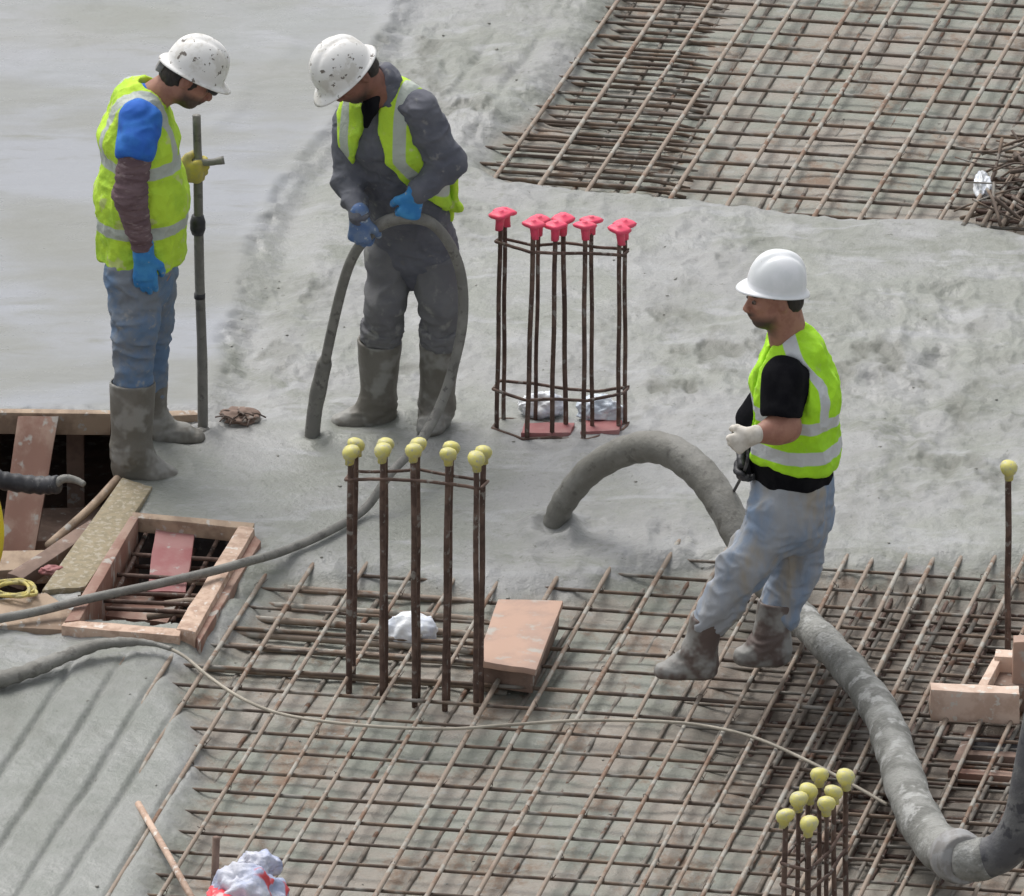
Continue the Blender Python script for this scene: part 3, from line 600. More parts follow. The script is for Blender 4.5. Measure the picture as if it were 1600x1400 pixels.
# black hose end, yellow hose, rope
bh=empty('black_hose',tuple(V(40,755,G(0,800)[1])),'thick black hose end with a grey nozzle over the dark shaft at the left edge','hose')
Yh=G(40,800,.0)[1]
MB().tube(spline([V(-120,735,Yh),V(-30,742,Yh),V(10,752,Yh),V(60,758,Yh),V(92,757,Yh-.03)],8),[.034*(1+.08*math.sin(k*2.1)) for k in range(33)],12).build('hose',M['black'],bh)
MB().tube(spline([V(84,757,Yh-.03),V(100,748,Yh-.03),V(118,750,Yh-.03),V(132,757,Yh-.05)],6),[.017,.018,.018,.017,.016,.016,.016,.015,.015,.015,.014,.014,.013,.013,.013,.012,.012,.012,.01],10).build('nozzle',M['hose'],bh)
Yh=G(0,905,.0)[1]
tag(MB().tube(spline([V(-38,740,Yh),V(-11,770,Yh),V(0,815,Yh),V(-1,860,Yh),V(-15,905,Yh)],6),.0135,10).build('yellow_hose',M['yellow_hose']),'bright yellow hose hanging down at the left edge of the picture','hose')
rp=[]
random.seed(21)
for k in range(26):
    a=k*1.15; rp.append(G(22+42*math.cos(a)*random.uniform(.5,1),920+17*math.sin(a)*random.uniform(.5,1),.045+random.uniform(0,.03)))
tag(MB().tube(spline(rp,6),.0065,7).build('rope',M['rope']),'heap of loosely coiled yellow rope at the left edge below the yellow hose','rope')
# sleeved cable that snakes over the foreground grid
cb=empty('cable',tuple(G(150,1030,0)),'thick muddy sleeve tapering into a thin pale cable snaking over the foreground bars','cable')
A=[(-90,1078,.03),(-20,1066,.045),(40,1050,.05),(90,1030,.06),(150,1008,.065),(205,1003,.06),(240,1006,.05),(268,1014,.045)]
pts=spline([G(*a) for a in A],8); n=len(pts); rs=[max(.011,.036*(1-(k/n)**2.2)*(1+.09*math.sin(k*1.9)+.06*math.sin(k*.7))) for k in range(n)]
MB().tube(pts,rs,12,.8).build('sleeve',M['hose_arch'],cb)
A=[(262,1012,.045),(290,1027,.035),(330,1060,.028),(385,1095,.024),(450,1118,.024),(560,1133,.022),(690,1139,.022),(790,1133,.022),(900,1126,.022),(1020,1127,.022),(1100,1134,.022),(1180,1153,.022),(1260,1188,.022),(1330,1225,.022),(1386,1257,.022)]
MB().tube(spline([G(*a) for a in A],8),.0062,8).build('thin_cable',M['cable_pale'],cb)
# ---------------------------------------------------------------- concrete pump hose
ph=empty('pump_hose',tuple(G(1300,1050,0)),'big cement grey pump hose arching from the concrete and running behind the right man','pump hose')
Ya=G(862,826,0)[1]
def HA(px,py,k): return V(px,py,Ya-.9*k)
A=[G(852,846,-.06),V(866,818,Ya),V(884,780,Ya-.02),V(925,733,Ya-.08),V(985,702,Ya-.16),V(1040,702,Ya-.25),V(1090,735,Ya-.36),V(1128,785,Ya-.48)]
e0=A[-1]; A+=[e0+np.array([.09,-.14,-.13]),G(1190,905,.10),G(1225,935,.09)]
pts=spline(A,8); n=len(pts)
MB().tube(pts,[.043+.019*sstep(0,.6,k/n)-.010*sstep(.75,1,k/n)+.0018*math.sin(k*1.7) for k in range(n)],20).build('arched_hose',M['hose_arch'],ph)
B=[G(1225,935,.09),G(1250,965,.09),G(1290,1005,.09),G(1335,1055,.09),G(1378,1118,.09),G(1402,1185,.09),G(1428,1262,.09),G(1462,1318,.09),V(1500,1340,G(1500,1375,.07)[1])]
pts=spline(B,8); n=len(pts)
MB().tube(pts,[.060+.020*sstep(.2,1,k/n)+.003*math.sin(k*.9)+.002*math.sin(k*2.3) for k in range(n)],22).build('ground_hose',M['hose_big'],ph)
e1=B[-1]; d=norm(B[-1]-B[-2])
MB().tube([e1-d*.055,e1-d*.05,e1-d*.01,e1+d*.0,e1+d*.045,e1+d*.05],[.082,.094,.094,.086,.086,.078],24).build('coupling',M['steel'],ph)
Yb=e1[1]
C_=[e1,V(1535,1342,Yb-.03),V(1572,1325,Yb-.05),V(1600,1278,Yb-.06),V(1616,1200,Yb-.06),V(1640,1080,Yb-.04),V(1670,960,Yb)]
cs=spline(C_,8)
MB().tube(cs[:11],[.079,.081,.081,.080,.079,.078,.077,.076,.075,.074,.071],24).build('elbow',M['hose_big'],ph)
MB().tube(cs[9:],.070,22).build('riser_hose',M['riser'],ph)
# ---------------------------------------------------------------- vibrating poker and its hose
Yw2=G(640,668,0)[1]
vh=empty('concrete_vibrator',tuple(G(490,690,0)),'thin muddy hose looped through the bent man\'s hands, its thick poker in the concrete','concrete vibrator')
Yv=Yw2-.30; Yt=G(488,690,0)[1]
def lp(t): return Yv+(Yt-Yv)*t
A=[V(486,700,Yt),V(492,640,Yt),V(503,585,lp(.85)),V(510,555,lp(.7))]
MB().tube(spline(A,6),[.029]*8+[.031,.0315,.031]+[.029]*5+[.025,.021,.018],14).build('poker_head',M['hose'],vh)
A=[V(508,565,lp(.72)),V(522,500,lp(.5)),V(537,440,lp(.3)),V(552,400,lp(.1)),V(572,372,Yv),V(600,348,Yv-.02),V(638,340,Yv-.04),V(676,350,Yv-.02),V(706,388,Yv),V(722,440,Yv+.02),V(722,510,Yv+.0),V(705,585,Yv-.04),V(685,640,Yv-.1),V(655,695,G(655,718,.1)[1])]
pts=spline(A,8); n=len(pts)
MB().tube(pts,[.0195+.005*math.exp(-((k/n-.42)/.1)**2) for k in range(n)],14).build('hose',M['hose'],vh)
A=[A[-1],V(610,740,G(610,770,.07)[1]),G(570,795,.05),G(510,832,.045),G(440,862,.05),G(385,878,.10),G(330,893,.095),G(230,916,.095),G(140,935,.09),G(60,955,.07),G(-20,970,.06),G(-110,985,.05)]
MB().tube(spline(A,8),.0165,12).build('hose',M['hose'],vh)
# ---------------------------------------------------------------- levelling pole
lp_=empty('screed_pole',tuple(G(317,684,0)),'tall muddy upright pole with a short crossbar handle beside the blue sleeved man','pole')
Yl=G(317,684,.0)[1]
pts=spline([V(317,688,Yl),V(316,560,Yl),V(312,440,Yl),V(310,330,Yl),V(309,250,Yl),V(307,180,Yl)],5)
MB().tube(pts,[.0195]*6+[.0185]*8+[.0175]*7+[.0155]*5,12).build('pole',M['hose'],lp_)
MB().tube(spline([V(300,252,Yl-.01),V(325,254,Yl-.02),V(350,250,Yl-.02)],4),[.013]*7+[.015,.016],10).build('handle',M['hose'],lp_)
MB().tube([V(309,366,Yl),V(309,358,Yl),V(309,346,Yl),V(309,336,Yl)],[.022,.029,.029,.022],12).build('clamp',M['black'],lp_)
MB().tube([V(312,466,Yl),V(312,458,Yl)],[.021,.021],12).build('bolt',M['black'],lp_)
crumple('foot',None,None,G(318,682,.02),(.05,.045,.03),M['hose'],14,4,.4,parent=lp_)
# ================================================================ people: signed-distance bodies meshed with surface nets
class SD:
    def __init__(s,k=.02): s.it=[]; s.k=k
    def add(s,fn,lo,hi,k=None,op='u'): s.it.append((fn,np.asarray(lo,float),np.asarray(hi,float),s.k if k is None else k,op)); return s
    def cap(s,a,b,ra,rb,k=None,op='u'):
        a=np.asarray(a,float); b=np.asarray(b,float); ba=b-a; L=max(np.dot(ba,ba),1e-9)
        def fn(P):
            t=np.clip(((P-a)@ba)/L,0,1); return np.linalg.norm(P-a-t[...,None]*ba,axis=-1)-(ra+(rb-ra)*t)
        r=max(ra,rb); return s.add(fn,np.minimum(a,b)-r,np.maximum(a,b)+r,k,op)
    def ecap(s,a,b,wa,wb,side,k=None,op='u'):
        """wa, wb: (half width along side, half depth)"""
        a=np.asarray(a,float); b=np.asarray(b,float); ba=b-a; L=max(np.dot(ba,ba),1e-9); t_=norm(ba)
        sd_=norm(np.asarray(side)-t_*np.dot(side,t_)); fw=np.cross(t_,sd_)
        def fn(P):
            t=np.clip(((P-a)@ba)/L,0,1); q=P-a-t[...,None]*ba
            W=wa[0]+(wb[0]-wa[0])*t; D=wa[1]+(wb[1]-wa[1])*t; m_=np.minimum(W,D)
            return (np.sqrt(((q@sd_)/W)**2+((q@fw)/D)**2+((q@t_)/m_)**2)-1)*m_
        r=max(*wa,*wb); return s.add(fn,np.minimum(a,b)-r,np.maximum(a,b)+r,k,op)
    def ell(s,c,r,R=None,k=None,op='u'):
        c=np.asarray(c,float); r=np.asarray(r,float); R=np.eye(3) if R is None else R
        def fn(P):
            q=(P-c)@R.T; k0=np.linalg.norm(q/r,axis=-1); k1=np.linalg.norm(q/(r*r),axis=-1); return k0*(k0-1)/np.maximum(k1,1e-6)
        m_=max(r); return s.add(fn,c-m_,c+m_,k,op)
    def plane(s,p,n,k=.004):
        p=np.asarray(p,float); n=norm(n); s.it.append((lambda P:(P-p)@n,None,None,k,'cut')); return s
    def bounds(s):
        lo=np.min([i[1] for i in s.it if i[1] is not None and i[4]=='u'],axis=0); hi=np.max([i[2] for i in s.it if i[2] is not None and i[4]=='u'],axis=0); return lo-.02,hi+.02
    def grid(s,h):
        lo,hi=s.bounds(); n=np.ceil((hi-lo)/h).astype(int)+1; d=np.full(n,.08,np.float32)
        axs=[lo[i]+h*np.arange(n[i]) for i in range(3)]
        for fn,a,b,k,op in s.it:
            if a is None: sl=[slice(0,n[i]) for i in range(3)]
            else:
                m_=.03+k; i0=np.clip(((a-m_-lo)/h).astype(int),0,n); i1=np.clip(((b+m_-lo)/h).astype(int)+2,0,n); sl=[slice(i0[i],i1[i]) for i in range(3)]
            if min(q.stop-q.start for q in sl)<=0: continue
            P=np.stack(np.meshgrid(*[axs[i][sl[i]] for i in range(3)],indexing='ij'),-1).astype(np.float32)
            e=fn(P).astype(np.float32); o=d[tuple(sl)]
            if op=='u':
                hh=np.clip(.5+.5*(o-e)/k,0,1); d[tuple(sl)]=o*(1-hh)+e*hh-k*hh*(1-hh)
            else:
                if op=='sub': e=-e
                hh=np.clip(.5-.5*(o-e)/k,0,1); d[tuple(sl)]=o*(1-hh)+e*hh+k*hh*(1-hh)
        return d,lo,h
def nets(d,lo,h):
    d=np.pad(d,1,constant_values=.05); lo=lo-h; ins=d<0; n=d.shape
    c=[(i,j,k) for i in(0,1) for j in(0,1) for k in(0,1)]
    def sh(A,o): return A[o[0]:n[0]-1+o[0],o[1]:n[1]-1+o[1],o[2]:n[2]-1+o[2]]
    cnt=sum(sh(ins,o).astype(np.int8) for o in c); act=np.argwhere((cnt>0)&(cnt<8)); N=len(act)
    idx=-np.ones([x-1 for x in n],np.int64); idx[tuple(act.T)]=np.arange(N)
    acc=np.zeros((N,3)); w_=np.zeros(N)
    for o in c:
        for a in range(3):
            if o[a]: continue
            p=list(o); p[a]=1
            A=act+np.array(o); B=act+np.array(p); da=d[tuple(A.T)].astype(float); db=d[tuple(B.T)].astype(float)
            m_=(da<0)!=(db<0); t=np.where(m_,da/np.where(m_,da-db,1),0); q=np.array(o)+t[:,None]*(np.array(p)-np.array(o)); acc+=q*m_[:,None]; w_+=m_
    V_=lo+h*(act+acc/w_[:,None]); F_=[]
    for a in range(3):
        b_,c_=(a+1)%3,(a+2)%3; s0=[slice(None)]*3; s1=[slice(None)]*3; s0[a]=slice(0,-1); s1[a]=slice(1,None)
        x0,x1=ins[tuple(s0)],ins[tuple(s1)]
        for flip,mk in((0,x0&~x1),(1,~x0&x1)):
            e=np.argwhere(mk); e=e[(e[:,b_]>0)&(e[:,c_]>0)]
            if not len(e): continue
            def id_(ob,oc): q=e.copy(); q[:,b_]+=ob; q[:,c_]+=oc; return idx[tuple(q.T)]
            q=np.stack([id_(-1,-1),id_(0,-1),id_(0,0),id_(-1,0)],-1); F_.append(q[:,::-1] if flip else q)
    return V_,np.concatenate(F_)
def vnormals(v,f):
    nn=np.cross(v[f[:,2]]-v[f[:,0]],v[f[:,3]]-v[f[:,1]]); N=np.zeros_like(v)
    for k in range(4): np.add.at(N,f[:,k],nn)
    return N/np.maximum(np.linalg.norm(N,axis=1),1e-9)[:,None]
def relax(v,f,it=2,w=.5):
    for _ in range(it):
        s=np.zeros_like(v); c=np.zeros(len(v))
        for k in range(4):
            a,b=f[:,k],f[:,(k+1)%4]; np.add.at(s,a,v[b]); np.add.at(c,a,1); np.add.at(s,b,v[a]); np.add.at(c,b,1)
        v=v*(1-w)+w*s/c[:,None]
    return v
def solid(name,sd,h,m,parent,disp=None,attrs=None,smooth_it=2,pre=None):
    v,f=nets(*sd.grid(h)); v=relax(v,f,smooth_it)
    at={k:fn(v) for k,fn in (attrs or {}).items()}
    if disp: v=v+vnormals(v,f)*disp(v)[:,None]
    return mesh(name,v,f,m,parent,True,at)
def folds(P,sc,amp,stretch=(1,1,1),seed=0):
    q=P*np.array(stretch)*sc+seed; wq=q+.6*np.stack([vnoise(q*.7+9),vnoise(q*.7+31),vnoise(q*.7+57)],-1)
    r=1-2*np.abs(fbm(wq,2,.45)); return amp*(r-.45)
def hand(sd,w_,d,n,side,curl=(.5,.6,.5),inf=0.,sc=1.0,k=.008,spread=.05):
    """wrist, direction of the fingers, direction the palm faces, side (+1/-1) the thumb leaves on"""
    w_=np.asarray(w_,float); d=norm(d); n=norm(np.asarray(n)-d*np.dot(n,d)); s_=np.cross(d,n)*side
    sd.ecap(w_-d*.01*sc,w_+d*.085*sc,((.027+inf)*sc,(.019+inf)*sc),((.040+inf)*sc,(.0135+inf)*sc),s_,k=.012)
    for i,(o,L) in enumerate(zip((.030,.010,-.010,-.029),(.070,.078,.073,.058))):
        p=w_+d*(.086-.006*abs(i-1.3))*sc+s_*o*sc; ang=0; dd=norm(d+s_*spread*(1.3-i)*.5)
        for j,fr in enumerate((.46,.30,.24)):
            ang+=curl[j]*(1+.12*(i-1.5)); v_=dd*math.cos(ang)+n*math.sin(ang); q=p+v_*L*fr*sc
            sd.cap(p,q,(.0098-.0009*j+inf)*sc,(.0090-.0009*j+inf)*sc,k=.004 if j==0 else .003); p=q
    p=w_+d*.022*sc+s_*.026*sc; v_=norm(d*.65+s_*.62+n*.35); q=p+v_*.042*sc; sd.cap(p,q,(.014+inf)*sc,(.0115+inf)*sc,k=.010)
    v_=norm(d*.8+s_*.15+n*(.35+.6*curl[0])); p=q; q=p+v_*.032*sc; sd.cap(p,q,(.0115+inf)*sc,(.0095+inf)*sc,k=.004); 
    v_=norm(d*.75-s_*.1+n*(.4+.7*curl[0])); p=q; q=p+v_*.024*sc; sd.cap(p,q,(.0095+inf)*sc,(.008+inf)*sc,k=.004)
def frame(f,u):
    f=norm(f); u=norm(np.asarray(u)-f*np.dot(u,f)); return np.stack([f,np.cross(u,f),u])   # rows: forward, left, up
def head(sd,C,R,neck,nr=.055):
    T=lambda a,b,c: C+R.T@np.array([a,b,c])*.94
    _e=sd.ell; 
    class Q: pass
    sq=SD(sd.k); sq.it=sd.it; sq.ell=lambda c,r,R=None,k=None,op='u': SD.ell(sq,c,np.array(r)*.94,R,k,op); sd=sq
    sd.ell(T(-.012,0,.025),(.100,.077,.096),R,k=.02)
    sd.ell(T(.035,0,-.035),(.060,.058,.080),R,k=.03)
    sd.ell(T(.055,0,-.088),(.034,.034,.026),R,k=.025)            # chin
    for s in(-1,1):
        sd.ell(T(.012,s*.046,-.062),(.045,.020,.030),R,k=.02)    # jaw corner
        sd.ell(T(.068,s*.036,-.018),(.022,.020,.016),R,k=.012)   # cheekbone
        sd.ell(T(.078,s*.028,.022),(.018,.026,.008),R,k=.010)    # brow
        sd.ell(T(.101,s*.031,.004),(.016,.017,.010),R,k=.008,op='sub')
        sd.ell(T(-.006,s*.079,-.008),(.019,.009,.031),R,k=.005)  # ear
        sd.ell(T(-.004,s*.088,-.006),(.010,.006,.018),R,k=.003,op='sub')
        sd.ell(T(.112,s*.012,-.034),(.010,.008,.007),R,k=.006)   # nostril
    sd.cap(T(.090,0,.010),T(.113,0,-.026),.0085,.0110,k=.010)     # nose
    sd.ell(T(.094,0,-.048),(.016,.018,.014),R,k=.008); sd.ell(T(.092,0,-.060),(.014,.023,.006),R,k=.004); sd.ell(T(.088,0,-.070),(.015,.020,.0065),R,k=.004)
    sd.ell(T(.108,0,-.0648),(.012,.019,.0018),R,k=.002,op='sub')
    sd.cap(T(-.028,0,-.05),neck,nr,nr*1.1,k=.03)
    return T
def eyes(T,R,parent):
    for s in(-1,1):
        b=bmesh.new(); bmesh.ops.create_uvsphere(b,u_segments=14,v_segments=10,radius=.0086); v=np.array([q.co[:] for q in b.verts]); b.verts.index_update(); f=[[q.index for q in a.verts] for a in b.faces]; b.free()
        c=T(.0865,s*.031,.003); o=mesh('eye',c+v,f,M['eye'],parent)
        iris=mesh('iris',T(.0905,s*.032,.003)+v*.74,f,M['iris'],o)
def helmet(parent,C,R,m,a=.120,b=.106,hgt=.134,visor=.036,back=.012,strap=None):
    """hard hat shell: C centre of the rim, R rows forward/left/up"""
    na,nr_=64,22; vs=[];fs=[]
    def ring(j,th):
        ph=j/(nr_-4)*math.pi/2
        ct,st=math.cos(th),math.sin(th)
        if j<=nr_-4:
            r=math.sin(ph)**.92; z_=hgt*math.cos(ph)**.86
            x=a*r*ct; y=b*r*st
            z_+=.0075*math.exp(-(y/.017)**2)*(.25+.75*math.sin(ph*1.2)) *(1 if r<.93 else .4)
            z_+=-.0045*(math.exp(-((abs(y)-.030)/.008)**2))*(r<.9)
            return x,y,z_
        k=j-(nr_-4); e=(.004,.009,.011)[k-1]; vz=max(0,ct)**2.2*visor*(.35,.8,1.)[k-1]; bk=max(0,-ct)**2*back*(.3,.8,1)[k-1]
        s=e+vz+bk; nrm=math.hypot(ct,st)
        return (a+s)*ct,(b+e+vz*.15+bk*.3)*st,-.003*k-(.010*max(0,ct)**3*(k/3))-(.014*max(0,-ct)**2*k/3)
    for j in range(nr_):
        for i in range(na):
            x,y,z_=ring(j,2*math.pi*i/na); vs.append(C+R.T@np.array([x,y,z_]))
            if j==0: pass
    for j in range(nr_-1):
        for i in range(na):
            p=j*na+i;q_=j*na+(i+1)%na; fs.append((p,p+na,q_+na,q_))
    o=mesh('hard_hat',vs,fs,m,parent); md=o.modifiers.new('thickness','SOLIDIFY'); md.thickness=.0035; md.offset=-1
    # sweat band
    bb=MB(); pts=[C+R.T@np.array([(a-.020)*math.cos(t),(b-.014)*math.sin(t),-.012-.016*max(0,-math.cos(t))]) for t in np.linspace(0,2*math.pi,33)]
    bb.tube(pts,.011,8,.35); bb.build('head_band',M['black'],o)
    if strap:
        c=C+R.T@np.array([-.118,0,-.048]); MB().box(c,R[0]*.012,R[1]*.024,R[2]*.020).build('adjuster',M['steel'],o,True,.004)
    return o
# --- materials for people
M['skin_tan']=attr_mix(mat('tanned_skin',(.36,.18,.125),(.30,.14,.10),rough=.55,scale=25,bump=.15,bscale=200),'beard',(.07,.045,.035),-.004,.006)
M['skin_dark']=attr_mix(mat('brown_skin',(.235,.105,.075),(.19,.085,.06),rough=.5,scale=25,bump=.15,bscale=200),'beard',(.05,.03,.025),-.004,.006)
M['eye']=mat('shaded_eye_white',(.15,.11,.09),rough=.3,bump=0); M['iris']=mat('dark_iris',(.03,.02,.015),rough=.2,bump=0)  # eye white browned: socket shadow put into its colour
M['hair']=mat('black_hair',(.018,.014,.012),(.035,.026,.02),rough=.6,scale=60,bump=.8,bscale=140,stretch=(1,1,.2))
M['hat_clean']=mat('white_hard_hat_plastic',(.80,.81,.83),(.74,.76,.77),(.6,.59,.56),rough=.32,scale=12,s3=45,thr3=(.68,.72),bump=.1)
M['hat_dirty']=mat('splashed_hard_hat_plastic',(.76,.75,.73),(.62,.60,.56),(.16,.14,.12),rough=.4,scale=16,bump=.4,bscale=60,thr=(.5,.62),s3=36,thr3=(.63,.66))
BAND=(.54,.56,.57)
M['vest']=attr_mix(mat('fluorescent_vest_cloth',(.42,.80,.02),(.36,.70,.02),(.40,.62,.10),rough=.75,scale=8,s3=16,thr3=(.62,.75),bump=.7,bscale=22,bdist=.012),'band',BAND,rough=.35)
M['vest_y']=attr_mix(mat('worn_fluorescent_vest_cloth',(.50,.74,.05),(.40,.64,.05),(.52,.62,.2),rough=.8,scale=8,bump=.7,bscale=22,bdist=.012,s3=14),'band',(.43,.47,.42),rough=.45)
M['piping']=mat('vest_edge_tape',(.62,.72,.15),rough=.7,bump=0)
M['tee_blue']=mat('blue_cotton',(.022,.115,.47),(.03,.16,.52),rough=.85,scale=10,bump=.3,bscale=40,bdist=.004)
M['tee_black']=mat('black_cotton',(.006,.006,.008),(.012,.012,.014),rough=.95,spec=.1,scale=10,bump=.3,bscale=40,bdist=.004)
M['sleeve_mauve']=mat('mauve_grey_knit',(.17,.115,.125),(.125,.08,.09),(.24,.18,.185),rough=.9,scale=16,bump=.7,bscale=50,bdist=.005,stretch=(.5,.5,1.8))
M['jacket']=mat('charcoal_jacket_cloth',(.10,.105,.13),(.13,.134,.158),(.2,.2,.205),rough=.85,scale=7,bump=.4,bscale=40,bdist=.005,s3=22,thr3=(.6,.72))
M['trousers_grey']=mat('dark_grey_trouser_cloth',(.135,.135,.145),(.165,.165,.17),(.25,.25,.24),rough=.9,scale=6,bump=.5,bscale=40,bdist=.005,s3=14,thr3=(.56,.7))
M['jeans']=mat('worn_denim',(.12,.19,.30),(.19,.215,.25),(.30,.30,.29),rough=.9,scale=7,bump=.5,bscale=60,bdist=.004,s3=16,thr=(.4,.6),thr3=(.58,.7))
M['jeans_pale']=mat('cement_stained_denim',(.33,.345,.37),(.20,.27,.38),(.34,.31,.265),rough=.9,scale=3.5,bump=.5,bscale=60,bdist=.004,s3=6,thr=(.42,.66),thr3=(.48,.68),stretch=(1.4,1.4,.5))
M['boot']=mat('muddy_rubber_boot',(.135,.125,.105),(.175,.165,.145),(.26,.255,.235),rough=.55,scale=6,bump=.5,bscale=40,bdist=.004,s3=8,thr3=(.48,.62))
M['boot_brown']=mat('muddy_brown_boot',(.115,.085,.075),(.17,.145,.125),(.27,.265,.25),rough=.65,scale=8,bump=.6,bscale=45,bdist=.005,s3=8,thr3=(.44,.6))
M['glove_blue']=mat('blue_rubber_glove',(.03,.20,.50),(.05,.26,.55),(.25,.33,.4),rough=.5,scale=18,bump=.3,s3=40,thr3=(.64,.7))
M['glove_slate']=mat('muddy_blue_glove',(.09,.16,.33),(.15,.21,.33),(.33,.38,.44),rough=.6,scale=22,bump=.3,s3=36)
M['glove_yellow']=mat('yellow_work_glove',(.50,.42,.08),(.38,.33,.14),rough=.7,scale=20,bump=.4)
M['glove_white']=mat('white_work_glove',(.62,.58,.52),(.5,.46,.4),rough=.75,scale=20,bump=.4)
X_=np.array([1.,0,0]);Y_=np.array([0,1.,0]);Z_=np.array([0,0,1.])
def boots(root,parts,m,seed,k=.03):
    """parts: (top, ankle, heel, toe, r_top, r_ankle, r_heel, r_toe)"""
    for i,(tp,an,he,to,rt,ra,rh,rtoe) in enumerate(parts):
        sd=SD(k); sd.cap(tp,an,rt,ra); sd.cap(an,he,ra,rh,k=.04)
        side=norm(np.cross(to-he,Z_)); mid=he+(to-he)*.62
        sd.ecap(he,mid,(rh*.82,rh),(rtoe*1.12,rtoe*1.05),side,k=.045); sd.ecap(mid,to,(rtoe*1.12,rtoe*1.0),(rtoe,rtoe*.72),side,k=.02)
        fz=(he[2]-rh*.93); sd.plane([0,0,fz],-Z_,.006); up=norm(tp-an); sd.plane(tp-up*.004,up,.004)
        # open top
        sd.cap(tp+up*.05,tp-up*.015,rt-.010,rt-.012,k=.004,op='sub')
        ctr=(tp+an)/2
        def disp(P,ctr=ctr,an=an,i=i):
            near=np.exp(-(((P-an)@Z_)/.06)**2); return folds(P,14,.006,(1,1,2.4),seed+i*5)*near+folds(P,7,.0035,(1,1,1),seed+9+i)+.0025*np.exp(-((P[:,2]-fz-.018)/.006)**2)
        solid('boot',sd,.0065,m,root,disp)
def person(loc,label): return empty('person',tuple(loc),label,'person','workers pouring the concrete')

# ---------------------------------------------------------------- man in the blue sleeve, facing right
def worker_blue():
    Y0=G(240,722)[1]; J=lambda x,y,d=0: V(x,y,Y0+d)
    feet=G(235,728,.02); root=person(feet,'man with head bowed and blue short sleeve, holding the upright pole beside the shaft')
    S=Y_                                                  # shoulder axis
    wN=J(288,266,.155); wF=J(283,268,.17)
    pn=np.array(V(309,262,G(317,684)[1]))
    far_w=pn+np.array([-.085,-.03,-.01])
    near_w=J(224,398,-.21)
    def torso(sd,g=0,tail=True):
        sd.ecap(J(216,172),J(216,212),(.165+g,.088+g),(.19+g,.115+g),S,k=.04)
        sd.ecap(J(216,212),J(223,300),(.19+g,.115+g),(.175+g,.145+g),S,k=.04)
        sd.ecap(J(223,300),J(220,412),(.175+g,.145+g),(.17+g,.138+g),S,k=.04)
    C=J(297,118,0); f=np.array([.80,-.10,-.58]); R=frame(f,[.6,0,.8])
    # body
    b=SD(.03); torso(b,-.022); b.ecap(J(218,400),J(218,440),(.15,.10),(.14,.09),S)
    b.cap(J(205,430,-.085),J(212,520,-.12),.08,.058); b.cap(J(212,520,-.12),J(206,690,-.16),.058,.042); b.cap(J(206,700,-.16),J(255,735,-.17),.035,.028)
    b.cap(J(236,430,.085),J(232,520,.12),.08,.055); b.cap(J(232,520,.12),J(232,650,.14),.055,.042); b.cap(J(232,660,.14),J(300,685,.15),.035,.028)
    b.cap(J(218,185,-.165),J(205,300,-.235),.052,.042); b.cap(J(205,300,-.235),near_w,.042,.028)
    b.cap(J(218,185,.165),J(258,305,.21),.052,.042); b.cap(J(258,305,.21),far_w,.042,.028)
    hand(b,near_w,[.06,.02,-1],[.0,1,.1],1,(.22,.3,.25)); hand(b,far_w,[1,.0,.05],[0,1,0],1,(.7,1.0,.7))
    T=head(b,C,R,J(232,158),.056)
    def beard(P):
        q=(P-C)@R.T; return np.minimum(np.minimum(.004+q[:,0]*.9-.012,-.040-q[:,2]),.145-np.linalg.norm(q,axis=1))
    solid('body',b,.005,M['skin_tan'],root,attrs={'beard':lambda P:beard(P)*.35})
    eyes(T,R,root)
    h=SD(.01); h.ell(T(-.010,0,.005),(.090,.076,.078),R); h.ell(T(-.052,0,-.045),(.052,.062,.045),R,k=.03); h.plane(T(.0,0,-.075),-R[2]); h.plane(T(.045,0,.0),norm(R[0]*.9+ -R[2]*.4))
    h.ell(T(-.002,.085,-.012),(.026,.03,.03),R,k=.006,op='sub'); h.ell(T(-.002,-.085,-.012),(.026,.03,.03),R,k=.006,op='sub')
    solid('hair',h,.005,M['hair'],root,lambda P:folds(P,40,.003))
    # dark safety goggles pushed against the brow
    MB().tube([T(.092,-.055,.018),T(.112,-.03,.012),T(.116,0,.012),T(.112,.03,.012),T(.092,.055,.018)],[.010,.014,.013,.014,.010],8,1.0).build('goggles',M['black'],root)
    # near side strap of goggles
    Rh=frame([.86,-.04,-.46],[.46,0,.86]); helmet(root,J(305,108),Rh,M['hat_dirty'],.116,.104,.134,.030,strap=True)
    # trousers
    t=SD(.03); t.ecap(J(218,385),J(218,440),(.165,.128),(.155,.115),S)
    t.cap(J(206,432,-.085),J(211,505,-.12),.098,.083); t.cap(J(211,505,-.12),J(209,615,-.14),.083,.066)
    t.cap(J(237,432,.085),J(233,505,.12),.095,.08); t.cap(J(233,505,.12),J(232,610,.14),.08,.062); t.plane(J(0,385),Z_)
    solid('jeans',t,.0065,M['jeans'],root,lambda P:folds(P,9,.014,(1,1,1.9),3)+folds(P,24,.004,(1,1,1.4),8))
    # sleeves and shirts
    for q4 in((J(212,235,-.215),J(203,305,-.235),J(221,380,-.215),.060),(J(222,210,.2),J(258,305,.21),far_w-np.array([.03,0,0]),.056)):
        s=SD(.02); s.cap(q4[0],q4[1],q4[3],q4[3]); s.cap(q4[1],q4[2],q4[3],.040)
        solid('sleeve',s,.0055,M['sleeve_mauve'],root,lambda P:folds(P,16,.008,(.6,.6,2.6),5)+folds(P,40,.003,(1,1,2),6))
    s=SD(.025); s.ecap(J(216,180),J(218,380),(.172,.095),(.165,.125),S); s.cap(J(219,188,-.150),J(213,232,-.215),.078,.078); s.cap(J(219,188,.150),J(232,245,.215),.078,.074)
    s.ecap(J(224,160),J(219,190),(.09,.07),(.16,.09),S)
    e=J(212,250,-.22); s.plane(e,norm(J(212,250,-.22)-J(219,188,-.16)))
